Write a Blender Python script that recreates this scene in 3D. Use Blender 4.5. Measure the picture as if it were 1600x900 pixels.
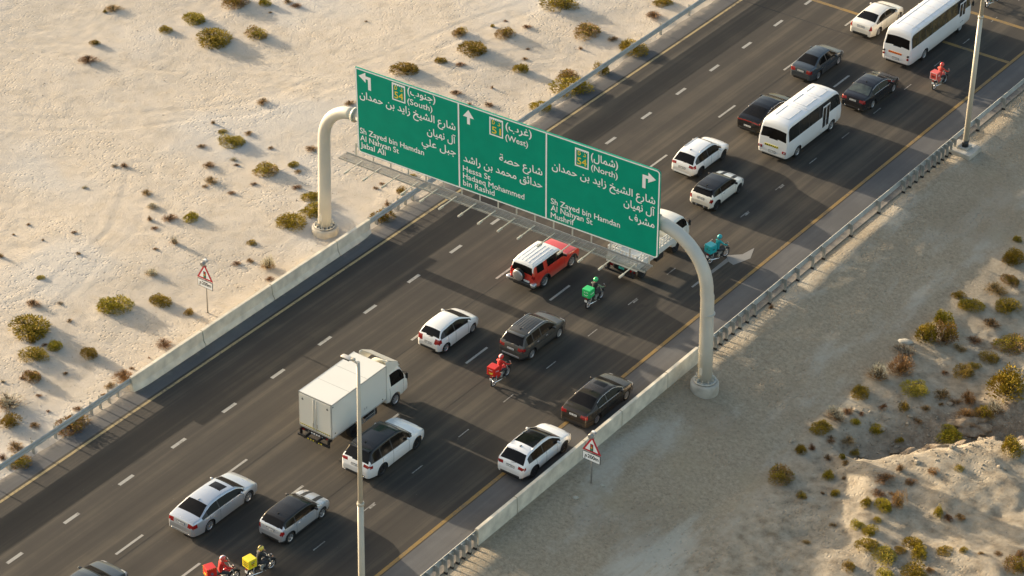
import bpy, bmesh, math, random, unicodedata
import numpy as np
from mathutils import Vector, Matrix, Euler

R = math.radians
for o in list(bpy.data.objects):
    bpy.data.objects.remove(o)
SC = bpy.context.scene
COL = SC.collection

# ------------------------------------------------------------------ camera
cam_d = bpy.data.cameras.new('camera')
cam = bpy.data.objects.new('camera', cam_d)
COL.objects.link(cam)
YAW, PITCH, ROLL = -0.614280469, 0.570517967, 0.0203867272
_f = Vector((math.sin(YAW) * math.cos(PITCH), math.cos(YAW) * math.cos(PITCH), -math.sin(PITCH)))
_r = Vector((math.cos(YAW), -math.sin(YAW), 0))
_u = _r.cross(_f)
_r2 = _r * math.cos(ROLL) + _u * math.sin(ROLL)
_u2 = -_r * math.sin(ROLL) + _u * math.cos(ROLL)
cam.matrix_world = Matrix(((_r2.x, _u2.x, -_f.x, 78.8156438), (_r2.y, _u2.y, -_f.y, 0.0),
                           (_r2.z, _u2.z, -_f.z, 82.2773288), (0, 0, 0, 1)))
cam_d.sensor_width = 36.0
cam_d.lens = 4304.47775 / 1600 * 36
cam_d.clip_start = 1.0
cam_d.clip_end = 6000
SC.camera = cam

# ------------------------------------------------------------------ sky, sun, exposure
SUN_EL = 10.3
wd = bpy.data.worlds.new('World')
SC.world = wd
wd.use_nodes = True
nt = wd.node_tree
bg = nt.nodes['Background']
sky = nt.nodes.new('ShaderNodeTexSky')
sky.sky_type = 'NISHITA'
sky.sun_disc = False
sky.sun_elevation = R(SUN_EL)
sky.sun_rotation = R(270)
sky.air_density = 1.0
sky.dust_density = 3.5
sky.ozone_density = 0.4
nt.links.new(sky.outputs[0], bg.inputs[0])
bg.inputs[1].default_value = 0.15
sun_d = bpy.data.lights.new('sun', 'SUN')
sun_d.energy = 4.5
sun_d.angle = R(0.55)
sun_d.color = (1.0, 0.83, 0.62)
sun = bpy.data.objects.new('sun', sun_d)
COL.objects.link(sun)
_d = Vector((math.cos(R(SUN_EL)), -0.015, -math.sin(R(SUN_EL)))).normalized()
sun.rotation_euler = _d.to_track_quat('-Z', 'Y').to_euler()
sun.location = (-60, 100, 40)
SC.view_settings.view_transform = 'Standard'
SC.view_settings.look = 'None'
SC.view_settings.exposure = 1.25
SC.view_settings.gamma = 1.0
SC.view_settings.use_curve_mapping = False
SC.cycles.max_bounces = 6
SC.cycles.use_denoising = True

# ------------------------------------------------------------------ materials
def lin(c):
    return tuple((x / 12.92 if x <= 0.04045 else ((x + 0.055) / 1.055) ** 2.4) for x in c)

_mats = {}
def mat(name, col, rough=0.6, metal=0.0, coat=0.0, vary=0.08, scale=3.0, spec=None, bump=0.0, bscale=60.0, emit=None):
    """procedural material: base colour broken up by noise at object scale"""
    if name in _mats:
        return _mats[name]
    m = bpy.data.materials.new(name)
    m.use_nodes = True
    t = m.node_tree
    b = t.nodes['Principled BSDF']
    tc = t.nodes.new('ShaderNodeTexCoord')
    n = t.nodes.new('ShaderNodeTexNoise')
    n.inputs['Scale'].default_value = scale
    n.inputs['Detail'].default_value = 5
    t.links.new(tc.outputs['Object'], n.inputs['Vector'])
    rp = t.nodes.new('ShaderNodeValToRGB')
    rp.color_ramp.elements[0].position = 0.3
    rp.color_ramp.elements[1].position = 0.7
    rp.color_ramp.elements[0].color = tuple(max(0, c * (1 - vary)) for c in col) + (1,)
    rp.color_ramp.elements[1].color = tuple(min(1, c * (1 + vary)) for c in col) + (1,)
    t.links.new(n.outputs['Fac'], rp.inputs['Fac'])
    t.links.new(rp.outputs['Color'], b.inputs['Base Color'])
    b.inputs['Roughness'].default_value = rough
    b.inputs['Metallic'].default_value = metal
    b.inputs['Coat Weight'].default_value = coat
    b.inputs['Coat Roughness'].default_value = 0.06
    if spec is not None:
        b.inputs['Specular IOR Level'].default_value = spec
    if bump > 0:
        n2 = t.nodes.new('ShaderNodeTexNoise')
        n2.inputs['Scale'].default_value = bscale
        n2.inputs['Detail'].default_value = 4
        t.links.new(tc.outputs['Object'], n2.inputs['Vector'])
        bp = t.nodes.new('ShaderNodeBump')
        bp.inputs['Strength'].default_value = bump
        bp.inputs['Distance'].default_value = 0.02
        t.links.new(n2.outputs['Fac'], bp.inputs['Height'])
        t.links.new(bp.outputs['Normal'], b.inputs['Normal'])
    if emit:
        b.inputs['Emission Color'].default_value = tuple(emit[:3]) + (1,)
        b.inputs['Emission Strength'].default_value = emit[3]
    _mats[name] = m
    return m

BLACK = mat('black_plastic', (0.02, 0.02, 0.021), 0.5, vary=0.2)
GLASS = mat('tinted_glass', (0.010, 0.009, 0.008), 0.08, 0.0, coat=0.0, spec=0.16, vary=0.3, scale=1.5)
GLASSG = mat('lighter_glass', (0.05, 0.06, 0.05), 0.08, 0.0, coat=0.5, vary=0.4, scale=3)
RUBBER = mat('tyre_rubber', (0.018, 0.017, 0.016), 0.85, vary=0.3)
ALLOY = mat('alloy', (0.55, 0.55, 0.56), 0.35, 0.8)
DARKRIM = mat('dark_rim', (0.05, 0.05, 0.052), 0.4, 0.6)
CHROME = mat('chrome', (0.8, 0.8, 0.8), 0.15, 1.0)
TAIL = mat('taillight_red', (0.26, 0.008, 0.008), 0.2, coat=0.6)
HEAD = mat('headlight_lens', (0.6, 0.6, 0.6), 0.1, 0.3, coat=0.6)
PLATE = mat('plate_white', (0.75, 0.75, 0.73), 0.5, vary=0.1)
UNDER = mat('underbody', (0.015, 0.014, 0.013), 0.8)
STEEL = mat('galvanised_steel', (0.36, 0.365, 0.34), 0.55, 0.35, vary=0.14, scale=2.0)
WHITEP = mat('white_paint', (0.78, 0.78, 0.76), 0.35, coat=0.3, vary=0.03)

# ------------------------------------------------------------------ naming / tagging
def tag(o, label=None, cat=None, group=None, kind=None):
    if label: o['label'] = label
    if cat: o['category'] = cat
    if group: o['group'] = group
    if kind: o['kind'] = kind
    return o

def empty(name, loc, rz=0.0, s=1.0, parent=None):
    o = bpy.data.objects.new(name, None)
    o.empty_display_size = 0.3
    COL.objects.link(o)
    o.location = loc
    o.rotation_euler = (0, 0, rz)
    o.scale = (s, s, s)
    if parent: o.parent = parent
    return o

def copy_tree(o, parent=None):
    c = o.copy()
    COL.objects.link(c)
    c.parent = parent
    for ch in o.children:
        copy_tree(ch, c)
    return c

class MB:
    """collects simple shapes into one mesh"""
    def __init__(self):
        self.bm = bmesh.new()
        self.mats = []
    def mi(self, m):
        if m not in self.mats: self.mats.append(m)
        return self.mats.index(m)
    def box(self, c, s, m=None, rot=None, bev=0.0, taper=None):
        r = bmesh.ops.create_cube(self.bm, size=1.0)
        vs = r['verts']
        for v in vs:
            k = 1.0
            if taper and v.co.z > 0: k = taper
            v.co = Vector((v.co.x * s[0] * k, v.co.y * s[1] * k, v.co.z * s[2]))
        fs = list({f for v in vs for f in v.link_faces})
        if bev > 0:
            es = list({e for v in vs for e in v.link_edges})
            g = bmesh.ops.bevel(self.bm, geom=es, offset=bev, segments=2, affect='EDGES', profile=0.5)
            vs = list({v for f in g['faces'] for v in f.verts} | {v for v in vs if v.is_valid})
            fs = list({f for v in vs for f in v.link_faces})
        if rot:
            e = Euler(rot).to_matrix()
            for v in vs: v.co = e @ v.co
        c = Vector(c)
        for v in vs: v.co += c
        i = self.mi(m) if m else 0
        for f in fs: f.material_index = i
        return self
    def tube(self, path, rad, m=None, n=10, cap=True):
        path = [Vector(p) for p in path]
        if not hasattr(rad, '__len__'): rad = [rad] * len(path)
        rings = []
        up = Vector((0, 0, 1))
        t0 = (path[1] - path[0]).normalized()
        a = up.cross(t0)
        if a.length < 1e-3: a = Vector((1, 0, 0))
        a.normalize()
        for i, p in enumerate(path):
            if i == 0: t = path[1] - p
            elif i == len(path) - 1: t = p - path[-2]
            else: t = (path[i + 1] - path[i]).normalized() + (p - path[i - 1]).normalized()
            t.normalize()
            a = (a - t * a.dot(t)).normalized()
            b = t.cross(a)
            rings.append([self.bm.verts.new(p + (a * math.cos(2 * math.pi * k / n) + b * math.sin(2 * math.pi * k / n)) * rad[i]) for k in range(n)])
        i_ = self.mi(m) if m else 0
        for r1, r2 in zip(rings, rings[1:]):
            for k in range(n):
                f = self.bm.faces.new((r1[k], r1[(k + 1) % n], r2[(k + 1) % n], r2[k]))
                f.smooth = True; f.material_index = i_
        if cap:
            f = self.bm.faces.new(rings[0][::-1]); f.material_index = i_
            f = self.bm.faces.new(rings[-1]); f.material_index = i_
        return self
    def lathe(self, prof, c=(0, 0, 0), axis='z', m=None, n=24, smooth=True, cap=True):
        c = Vector(c)
        rings = []
        for (r, h) in prof:
            ring = []
            for k in range(n):
                a = 2 * math.pi * k / n
                if axis == 'z': q = Vector((r * math.cos(a), r * math.sin(a), h))
                elif axis == 'x': q = Vector((h, r * math.cos(a), r * math.sin(a)))
                else: q = Vector((r * math.cos(a), h, r * math.sin(a)))
                ring.append(self.bm.verts.new(q + c))
            rings.append(ring)
        i_ = self.mi(m) if m else 0
        for r1, r2 in zip(rings, rings[1:]):
            for k in range(n):
                f = self.bm.faces.new((r1[k], r1[(k + 1) % n], r2[(k + 1) % n], r2[k]))
                f.smooth = smooth; f.material_index = i_
        if cap and prof[0][0] > 1e-4:
            self.bm.faces.new(rings[0][::-1]).material_index = i_
        if cap and prof[-1][0] > 1e-4:
            self.bm.faces.new(rings[-1]).material_index = i_
        return self
    def prism(self, pts, d, m=None, flip=False):
        """pts: list of 3-D points of a planar outline, d: extrusion vector"""
        d = Vector(d)
        a = [self.bm.verts.new(Vector(p)) for p in pts]
        b = [self.bm.verts.new(Vector(p) + d) for p in pts]
        i_ = self.mi(m) if m else 0
        n = len(a)
        fs = [self.bm.faces.new(a), self.bm.faces.new(b[::-1])]
        for k in range(n):
            fs.append(self.bm.faces.new((a[k], b[k], b[(k + 1) % n], a[(k + 1) % n])))
        for f in fs: f.material_index = i_
        return self
    def face(self, pts, m=None):
        f = self.bm.faces.new([self.bm.verts.new(Vector(p)) for p in pts])
        f.material_index = self.mi(m) if m else 0
        return self
    def build(self, name, m=None, parent=None, smooth=None, loc=None, fixn=True):
        if fixn: bmesh.ops.recalc_face_normals(self.bm, faces=self.bm.faces)
        me = bpy.data.meshes.new(name)
        self.bm.to_mesh(me); self.bm.free()
        for x in (self.mats or [m]): me.materials.append(x)
        o = bpy.data.objects.new(name, me)
        COL.objects.link(o)
        if parent: o.parent = parent
        if loc: o.location = loc
        if smooth is not None:
            me.set_sharp_from_angle(angle=R(smooth))
            for f in me.polygons: f.use_smooth = True
        return o

# ------------------------------------------------------------------ numeric noise
_rs = np.random.RandomState(7)
_perm = _rs.rand(256, 256)
def vnoise(x, y, seed=0):
    x = np.asarray(x, float) + seed * 17.31; y = np.asarray(y, float) + seed * 9.73
    xi = np.floor(x).astype(int); yi = np.floor(y).astype(int)
    fx = x - xi; fy = y - yi
    fx = fx * fx * (3 - 2 * fx); fy = fy * fy * (3 - 2 * fy)
    g = lambda a, b: _perm[a & 255, b & 255]
    return ((g(xi, yi) * (1 - fx) + g(xi + 1, yi) * fx) * (1 - fy) + (g(xi, yi + 1) * (1 - fx) + g(xi + 1, yi + 1) * fx) * fy) - 0.5
def fbm(x, y, o=4, seed=0):
    s = 0; a = 1.0
    for i in range(o):
        s = s + a * vnoise(x * 2 ** i, y * 2 ** i, seed + i); a *= 0.5
    return s
def sstep(a, b, x):
    t = np.clip((x - a) / (b - a), 0, 1)
    return t * t * (3 - 2 * t)

SHRUBS = [
 (-27.21, 116.66, 2.35, 0.52, 'g', 'fifth nearest green bush to the top left corner of the picture, large one'),
 (-30.11, 118.11, 1.47, 0.32, 'g', 'fourth nearest green bush to the top left corner of the picture, large one'),
 (-30.47, 115.85, 0.96, 0.21, 'g', 'third nearest green bush to the top left corner of the picture'),
 (-25.58, 119.01, 1.45, 0.37, 'm', 'large nearest half dry bush to the upper left end of the green sign'),
 (-32.79, 111.6, 0.66, 0.23, 'g', 'nearest green bush to the top left corner of the picture'),
 (-31.46, 109.66, 1.31, 0.29, 'b', 'large nearest brown bush to the top left corner of the picture'),
 (-35.1, 115.88, 1.1, 0.24, 'b', 'second nearest brown bush to the top left corner of the picture'),
 (-35.31, 115.31, 0.34, 0.12, 'g', 'second nearest green bush to the top left corner of the picture, small one'),
 (-29.53, 121.61, 1.69, 0.37, 'm', 'large nearest half dry bush to the top left corner of the picture'),
 (-28.03, 122.73, 0.85, 0.24, 'g', 'third nearest green bush to the upper left end of the green sign'),
 (-27.01, 123.87, 0.68, 0.15, 'b', 'fourth nearest brown bush to the upper left end of the green sign'),
 (-26.22, 123.77, 0.76, 0.17, 'b', 'second nearest brown bush to the upper left end of the green sign'),
 (-27, 122.03, 0.29, 0.1, 'b', ''),
 (-21.27, 124.87, 0.25, 0.1, 'b', ''),
 (-15.02, 120.86, 1.77, 0.39, 'g', 'large nearest green bush to the upper left end of the green sign'),
 (-14.01, 123.31, 0.81, 0.18, 'g', 'second nearest green bush to the upper left end of the green sign'),
 (-15.42, 127.1, 0.95, 0.32, 'm', 'second nearest half dry bush to the top middle of the picture'),
 (-13.32, 125.71, 1.88, 0.41, 'g', 'third nearest green bush to the top middle of the picture, large one'),
 (-12.98, 128.71, 1.41, 0.4, 'm', 'large nearest half dry bush to the top middle of the picture'),
 (-14.31, 129.28, 0.25, 0.17, 'g', 'small nearest green bush to the top middle of the picture'),
 (-12.5, 130.52, 0.67, 0.17, 'b', 'nearest brown bush to the top middle of the picture'),
 (-14.14, 130.45, 0.42, 0.1, 'b', ''),
 (-9.43, 125.54, 1.05, 0.39, 'g', 'fourth nearest green bush to the top middle of the picture'),
 (-12.62, 134.14, 2.11, 0.46, 'g', 'second nearest green bush to the top middle of the picture, large one'),
 (-8.97, 132.34, 1.79, 0.39, 'm', 'large nearest half dry bush to the point where the left guardrail meets the top edge'),
 (-7.54, 138.99, 1.19, 0.26, 'g', 'nearest green bush to the point where the left guardrail meets the top edge'),
 (-6.96, 137.02, 1.14, 0.25, 'b', 'nearest brown bush to the point where the left guardrail meets the top edge'),
 (-7.21, 132.63, 0.7, 0.15, 'b', 'second nearest brown bush to the point where the left guardrail meets the top edge'),
 (-8.17, 130.39, 0.29, 0.22, 'b', ''),
 (-5.41, 132.36, 1.97, 0.43, 'g', 'second nearest green bush to the point where the left guardrail meets the top edge'),
 (-6.54, 126.68, 1.21, 0.27, 'm', 'second nearest half dry bush to the point where the left guardrail meets the top edge'),
 (-5.57, 125.41, 2.16, 0.47, 'g', 'fifth nearest green bush to the point where the left guardrail meets the top edge'),
 (-5.36, 128.58, 0.89, 0.62, 'g', 'third nearest green bush to the point where the left guardrail meets the top edge'),
 (-5.74, 122.49, 1.26, 0.28, 'g', 'sixth nearest green bush to the point where the left guardrail meets the top edge'),
 (-10.76, 120.59, 0.76, 0.17, 'b', 'fourth nearest brown bush to the top middle of the picture'),
 (-8.39, 120.78, 0.71, 0.16, 'b', 'third nearest brown bush to the top middle of the picture'),
 (-9.41, 120.1, 0.32, 0.1, 'b', ''),
 (-12.73, 123.69, 0.65, 0.14, 'b', 'second nearest brown bush to the top middle of the picture'),
 (-15.14, 115.54, 0.71, 0.16, 'b', 'nearest brown bush to the upper left end of the green sign'),
 (-9.49, 122.62, 0.24, 0.17, 'b', ''),
 (-10.11, 126.97, 0.45, 0.1, 'b', ''),
 (-10.72, 128.18, 0.33, 0.1, 'b', ''),
 (-19.55, 112.44, 0.87, 0.19, 'b', 'fifth nearest brown bush to the upper left end of the green sign'),
 (-17.85, 107.47, 1.31, 0.29, 'g', 'eighth nearest green bush to the left foot of the gantry, large one'),
 (-19.12, 108.23, 0.54, 0.12, 'g', 'sixth nearest green bush to the top left corner of the picture, small one'),
 (-17.74, 108.98, 0.62, 0.14, 'b', 'second nearest brown bush to the left foot of the gantry'),
 (-20.23, 108.63, 0.31, 0.22, 'b', ''),
 (-17.05, 104.58, 0.76, 0.17, 'b', 'fourth nearest brown bush to the top left corner of the picture'),
 (-15.74, 103.3, 0.83, 0.18, 'b', 'third nearest brown bush to the left foot of the gantry'),
 (-15.67, 102.65, 0.45, 0.1, 'b', ''),
 (-17.78, 99.96, 0.67, 0.15, 'b', 'third nearest brown bush to the top left corner of the picture'),
 (-16.43, 99.02, 0.74, 0.16, 'p', 'nearest straw coloured bush to the top left corner of the picture'),
 (-15.64, 97.87, 0.41, 0.23, 'b', ''),
 (-14.74, 98.56, 0.88, 0.19, 'b', 'second nearest brown bush to the foot of the left warning sign'),
 (-13.83, 99.4, 1, 0.22, 'g', 'third nearest green bush to the foot of the left warning sign'),
 (-14.78, 97.3, 0.51, 0.11, 'b', ''),
 (-12.84, 96.8, 0.47, 0.35, 'p', ''),
 (-13.23, 95.69, 0.36, 0.1, 'b', ''),
 (-11.68, 93.65, 0.75, 0.17, 'p', 'nearest straw coloured bush to the foot of the left warning sign'),
 (-8.77, 97.4, 0.54, 0.12, 'b', ''),
 (-8.38, 98.1, 0.5, 0.11, 'b', ''),
 (-9.51, 99.6, 0.58, 0.13, 'o', 'small nearest yellowish bush to the left foot of the gantry'),
 (-20.75, 93.28, 0.3, 0.1, 'b', ''),
 (-20.64, 91.98, 0.22, 0.1, 'b', ''),
 (-18.87, 92.52, 0.18, 0.1, 'b', ''),
 (-18.07, 94.18, 0.37, 0.1, 'b', ''),
 (-16.27, 92.63, 0.36, 0.1, 'b', ''),
 (-16.19, 89.6, 0.43, 0.1, 'g', 'small nearest green bush to the middle of the left edge of the picture'),
 (-20.95, 101.5, 0.5, 0.19, 'b', ''),
 (-21.41, 101.17, 0.46, 0.11, 'p', ''),
 (-21.12, 98.3, 0.34, 0.13, 'p', ''),
 (-19.51, 89.83, 0.36, 0.25, 'b', ''),
 (-18.92, 106.08, 0.54, 0.12, 'b', ''),
 (-16.45, 106.12, 0.46, 0.1, 'p', ''),
 (-15.9, 105.72, 0.38, 0.1, 'b', ''),
 (-13.94, 103.03, 0.52, 0.12, 'b', ''),
 (-13.66, 104.65, 0.45, 0.1, 'b', ''),
 (-13.9, 106.16, 1.52, 0.37, 'm', 'large nearest half dry bush to the left foot of the gantry'),
 (-13.23, 107.76, 0.68, 0.16, 'g', 'fourth nearest green bush to the upper left end of the green sign'),
 (-13.52, 109.84, 0.84, 0.19, 'b', 'nearest brown bush to the left foot of the gantry'),
 (-12.51, 107.31, 0.53, 0.12, 'b', ''),
 (-15.59, 108.51, 0.38, 0.1, 'b', ''),
 (-11.34, 105.83, 0.6, 0.13, 'b', ''),
 (-9.96, 105.44, 1.12, 0.26, 'g', 'third nearest green bush to the left foot of the gantry'),
 (-8.85, 104.39, 1.63, 0.36, 'g', 'large nearest green bush to the left foot of the gantry'),
 (-8.99, 102.6, 1.54, 0.34, 'g', 'second nearest green bush to the left foot of the gantry, large one'),
 (-7.06, 98.2, 0.79, 0.59, 'p', 'nearest straw coloured bush to the left foot of the gantry'),
 (-6.31, 97.36, 0.57, 0.13, 'b', ''),
 (-7.73, 109.33, 0.45, 0.1, 'b', ''),
 (-7.75, 108.7, 0.38, 0.1, 'b', ''),
 (-6.3, 109.26, 0.6, 0.31, 'g', 'second nearest green bush to the upper end of the left concrete barrier, small one'),
 (-5.09, 106.38, 1.25, 0.36, 'g', 'nearest green bush to the upper end of the left concrete barrier'),
 (-6.05, 107.61, 0.37, 0.26, 'b', ''),
 (-11.3, 110.26, 0.34, 0.1, 'b', ''),
 (-6.91, 111.22, 0.38, 0.1, 'g', 'fourth nearest green bush to the upper end of the left concrete barrier, small one'),
 (-14.61, 87.38, 0.85, 0.19, 'b', 'nearest brown bush to the middle of the left edge of the picture'),
 (-13.59, 88.34, 0.49, 0.11, 'p', ''),
 (-12.02, 87.44, 0.42, 0.1, 'b', ''),
 (-13.03, 85.42, 1.98, 0.44, 'g', 'second nearest green bush to the middle of the left edge of the picture, large one'),
 (-11.16, 83.72, 1.44, 0.32, 'g', 'fourth nearest green bush to the middle of the left edge of the picture, large one'),
 (-12.14, 84.72, 0.42, 0.31, 'g', 'third nearest green bush to the middle of the left edge of the picture, small one'),
 (-10.84, 85.12, 0.86, 0.26, 'g', 'fourth nearest green bush to the bottom end of the left concrete barrier'),
 (-11.4, 84.91, 0.41, 0.1, 'b', ''),
 (-9.01, 85.77, 0.89, 0.33, 'g', 'nearest green bush to the bottom end of the left concrete barrier'),
 (-11.05, 89.93, 1.65, 0.36, 'g', 'second nearest green bush to the bottom end of the left concrete barrier, large one'),
 (-9.42, 91.87, 1.27, 0.28, 'g', 'large nearest green bush to the foot of the left warning sign'),
 (-7.54, 92.04, 0.45, 0.27, 'o', 'small nearest yellowish bush to the foot of the left warning sign'),
 (-9.85, 82.41, 0.88, 0.33, 'm', 'nearest half dry bush to the middle of the left edge of the picture'),
 (-10.27, 82.03, 0.34, 0.1, 'b', ''),
 (-6.54, 88.92, 1.03, 0.23, 'b', 'nearest brown bush to the bottom end of the left concrete barrier'),
 (-9.15, 80.02, 1.68, 0.37, 'p', 'large nearest straw coloured bush to the middle of the left edge of the picture'),
 (-7.97, 78.81, 1.13, 0.42, 'g', 'eighth nearest green bush to the bottom end of the left concrete barrier'),
 (-8.81, 83.75, 0.34, 0.1, 'b', ''),
 (-6.1, 85.29, 1.29, 0.28, 'r', 'large nearest rust coloured bush to the bottom end of the left concrete barrier'),
 (-6.17, 84.33, 0.61, 0.13, 'b', ''),
 (-5.09, 80.51, 1.59, 0.35, 'm', 'large nearest half dry bush to the bottom end of the left concrete barrier'),
 (-6.79, 79.38, 0.6, 0.14, 'b', ''),
 (-8.52, 81.45, 0.4, 0.1, 'b', ''),
 (-6.08, 81.83, 0.6, 0.13, 'b', ''),
 (-10.86, 81.21, 0.27, 0.1, 'p', ''),
 (-7.19, 80.77, 0.27, 0.1, 'b', ''),
 (-6.23, 77.43, 1.05, 0.23, 'b', 'second nearest brown bush to the middle of the left edge of the picture'),
 (-5.25, 76.76, 1.3, 0.29, 'm', 'third nearest half dry bush to the bottom end of the left concrete barrier, large one'),
 (-6.11, 76.4, 0.46, 0.32, 'b', ''),
 (-6.4, 86.24, 0.34, 0.1, 'b', ''),
 (-6.35, 87.54, 0.14, 0.1, 'b', ''),
 (-5.92, 83.53, 0.47, 0.1, 'b', ''),
 (24.21, 128.14, 0.53, 0.26, 'g', 'third nearest green bush to the middle of the right edge of the picture, small one'),
 (24.99, 126.02, 1.34, 0.62, 'g', 'second nearest green bush to the middle of the right edge of the picture, large one'),
 (25.86, 124.12, 1.11, 0.26, 'm', 'nearest half dry bush to the middle of the right edge of the picture'),
 (25.63, 122.69, 1.32, 0.29, 'b', 'large nearest brown bush to the middle of the right edge of the picture'),
 (26.88, 121.77, 1.38, 0.3, 'g', 'large nearest green bush to the middle of the right edge of the picture'),
 (24.35, 120.74, 0.73, 0.3, 'g', 'third nearest green bush to the white boulder on the gravel'),
 (25.29, 120.33, 1.3, 0.3, 'g', 'fourth nearest green bush to the middle of the right edge of the picture, large one'),
 (24.87, 117.97, 0.93, 0.65, 'g', 'second nearest green bush to the white boulder on the gravel'),
 (24.9, 115.79, 1.13, 0.79, 'g', 'nearest green bush to the white boulder on the gravel'),
 (25.76, 116.47, 1.21, 0.9, 'm', 'nearest half dry bush to the white boulder on the gravel'),
 (24.59, 113.88, 1.33, 0.29, 'p', 'large nearest straw coloured bush to the white boulder on the gravel'),
 (25.41, 112.26, 1.53, 0.77, 'r', 'large nearest rust coloured bush to the white boulder on the gravel'),
 (24.7, 110.88, 1.24, 0.58, 'p', 'second nearest straw coloured bush to the white boulder on the gravel'),
 (26.75, 111.26, 1.38, 0.3, 'o', 'large nearest yellowish bush to the white boulder on the gravel'),
 (24.71, 108.94, 1.1, 0.29, 'g', 'fifth nearest green bush to the white boulder on the gravel'),
 (24.74, 106.33, 1.15, 0.52, 'p', 'nearest straw coloured bush to the left end of the sandy ridge'),
 (24.64, 104.92, 1.17, 0.26, 'g', 'second nearest green bush to the right foot of the gantry'),
 (25.71, 106.7, 0.54, 0.28, 'g', 'fifth nearest green bush to the right foot of the gantry, small one'),
 (26.7, 107.24, 0.74, 0.24, 'g', 'fifth nearest green bush to the left end of the sandy ridge'),
 (26.24, 108.74, 0.48, 0.24, 'r', ''),
 (27.06, 109.48, 0.62, 0.33, 'o', 'second nearest yellowish bush to the right foot of the gantry'),
 (27.97, 110.29, 0.55, 0.19, 'b', ''),
 (28.37, 111.22, 0.34, 0.14, 'b', ''),
 (27.96, 114.44, 1.12, 0.25, 'o', 'second nearest yellowish bush to the white boulder on the gravel'),
 (28.11, 115.44, 0.7, 0.15, 'o', 'second nearest yellowish bush to the middle of the right edge of the picture'),
 (27.18, 113.91, 0.56, 0.12, 'r', ''),
 (30.75, 114.2, 2.08, 0.96, 'g', 'seventh nearest green bush to the middle of the right edge of the picture, large one'),
 (30.9, 112.47, 1.17, 0.53, 'p', 'nearest straw coloured bush to the middle of the right edge of the picture'),
 (28.81, 118.58, 1.85, 0.41, 'm', 'second nearest half dry bush to the middle of the right edge of the picture'),
 (28.38, 116.86, 1.13, 0.25, 'o', 'nearest yellowish bush to the middle of the right edge of the picture'),
 (26.77, 116.33, 0.78, 0.17, 'b', 'nearest brown bush to the white boulder on the gravel'),
 (27, 119.64, 1.15, 0.25, 'b', 'second nearest brown bush to the middle of the right edge of the picture'),
 (26.85, 117.85, 0.93, 0.2, 'b', 'second nearest brown bush to the white boulder on the gravel'),
 (28.02, 111.97, 1.04, 0.23, 'b', 'third nearest brown bush to the white boulder on the gravel'),
 (28.86, 111.88, 0.83, 0.18, 'b', 'third nearest brown bush to the bottom right corner of the picture'),
 (29.33, 112.41, 0.9, 0.43, 'r', 'nearest rust coloured bush to the middle of the right edge of the picture'),
 (29.88, 111.12, 0.89, 0.43, 'r', 'second nearest rust coloured bush to the middle of the right edge of the picture'),
 (30.48, 111.92, 1.17, 0.43, 'm', 'second nearest half dry bush to the bottom right corner of the picture'),
 (28.05, 109.19, 0.68, 0.15, 'b', 'fourth nearest brown bush to the bottom right corner of the picture'),
 (17.38, 111.81, 0.32, 0.22, 'b', ''),
 (29.69, 109.66, 1.02, 0.22, 'g', 'ninth nearest green bush to the white boulder on the gravel'),
 (24.99, 107.19, 0.68, 0.15, 'b', 'second nearest brown bush to the right foot of the gantry'),
 (25.57, 107.54, 0.48, 0.1, 'b', ''),
 (25.2, 100.14, 1.24, 0.41, 'm', 'nearest half dry bush to the right foot of the gantry'),
 (24.82, 102.69, 0.53, 0.37, 'g', 'small nearest green bush to the right foot of the gantry'),
 (25.1, 103.32, 0.47, 0.23, 'b', ''),
 (26.14, 103.19, 0.46, 0.23, 'b', ''),
 (26.81, 103.44, 0.33, 0.23, 'g', 'small nearest green bush to the left end of the sandy ridge'),
 (27.21, 103.06, 0.46, 0.14, 'r', ''),
 (26.98, 101.82, 0.66, 0.37, 'g', 'second nearest green bush to the left end of the sandy ridge'),
 (27.78, 101.97, 0.33, 0.14, 'b', ''),
 (26.75, 99.52, 0.59, 0.23, 'm', 'small nearest half dry bush to the left end of the sandy ridge'),
 (27.45, 100.38, 0.26, 0.14, 'b', ''),
 (28.03, 100.7, 0.46, 0.27, 'g', 'small nearest green bush to the bottom edge directly under the right gantry foot'),
 (29.7, 102.52, 1.11, 0.24, 'b', 'nearest brown bush to the left end of the sandy ridge'),
 (30.03, 103.65, 0.46, 0.34, 'b', ''),
 (30.87, 103.29, 0.59, 0.14, 'r', ''),
 (31.52, 104.33, 0.66, 0.14, 'r', 'second nearest rust coloured bush to the left end of the sandy ridge'),
 (30, 109.32, 1.22, 0.27, 'g', 'sixth nearest green bush to the bottom right corner of the picture'),
 (33.96, 108.22, 1.2, 0.55, 'g', 'fourth nearest green bush to the bottom right corner of the picture'),
 (26.07, 105.36, 0.87, 0.19, 'b', 'second nearest brown bush to the left end of the sandy ridge'),
 (26.58, 105.21, 0.6, 0.13, 'o', 'small nearest yellowish bush to the left end of the sandy ridge'),
 (27.89, 107.64, 0.47, 0.14, 'g', 'eighth nearest green bush to the left end of the sandy ridge, small one'),
 (32.46, 105.28, 0.53, 0.12, 'o', 'fourth nearest yellowish bush to the bottom right corner of the picture, small one'),
 (30.01, 101.42, 0.78, 0.17, 'b', 'nearest brown bush to the bottom right corner of the picture'),
 (30.53, 101.81, 0.39, 0.1, 'b', ''),
 (29.89, 100.5, 0.65, 0.27, 'g', 'fourth nearest green bush to the left end of the sandy ridge'),
 (30.71, 100.71, 0.9, 0.36, 'g', 'seventh nearest green bush to the left end of the sandy ridge'),
 (31.25, 101.36, 0.84, 0.63, 'r', 'nearest rust coloured bush to the left end of the sandy ridge'),
 (33.16, 101.87, 0.58, 0.44, 'o', 'third nearest yellowish bush to the bottom right corner of the picture, small one'),
 (33.8, 101.8, 0.52, 0.18, 'r', ''),
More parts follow.
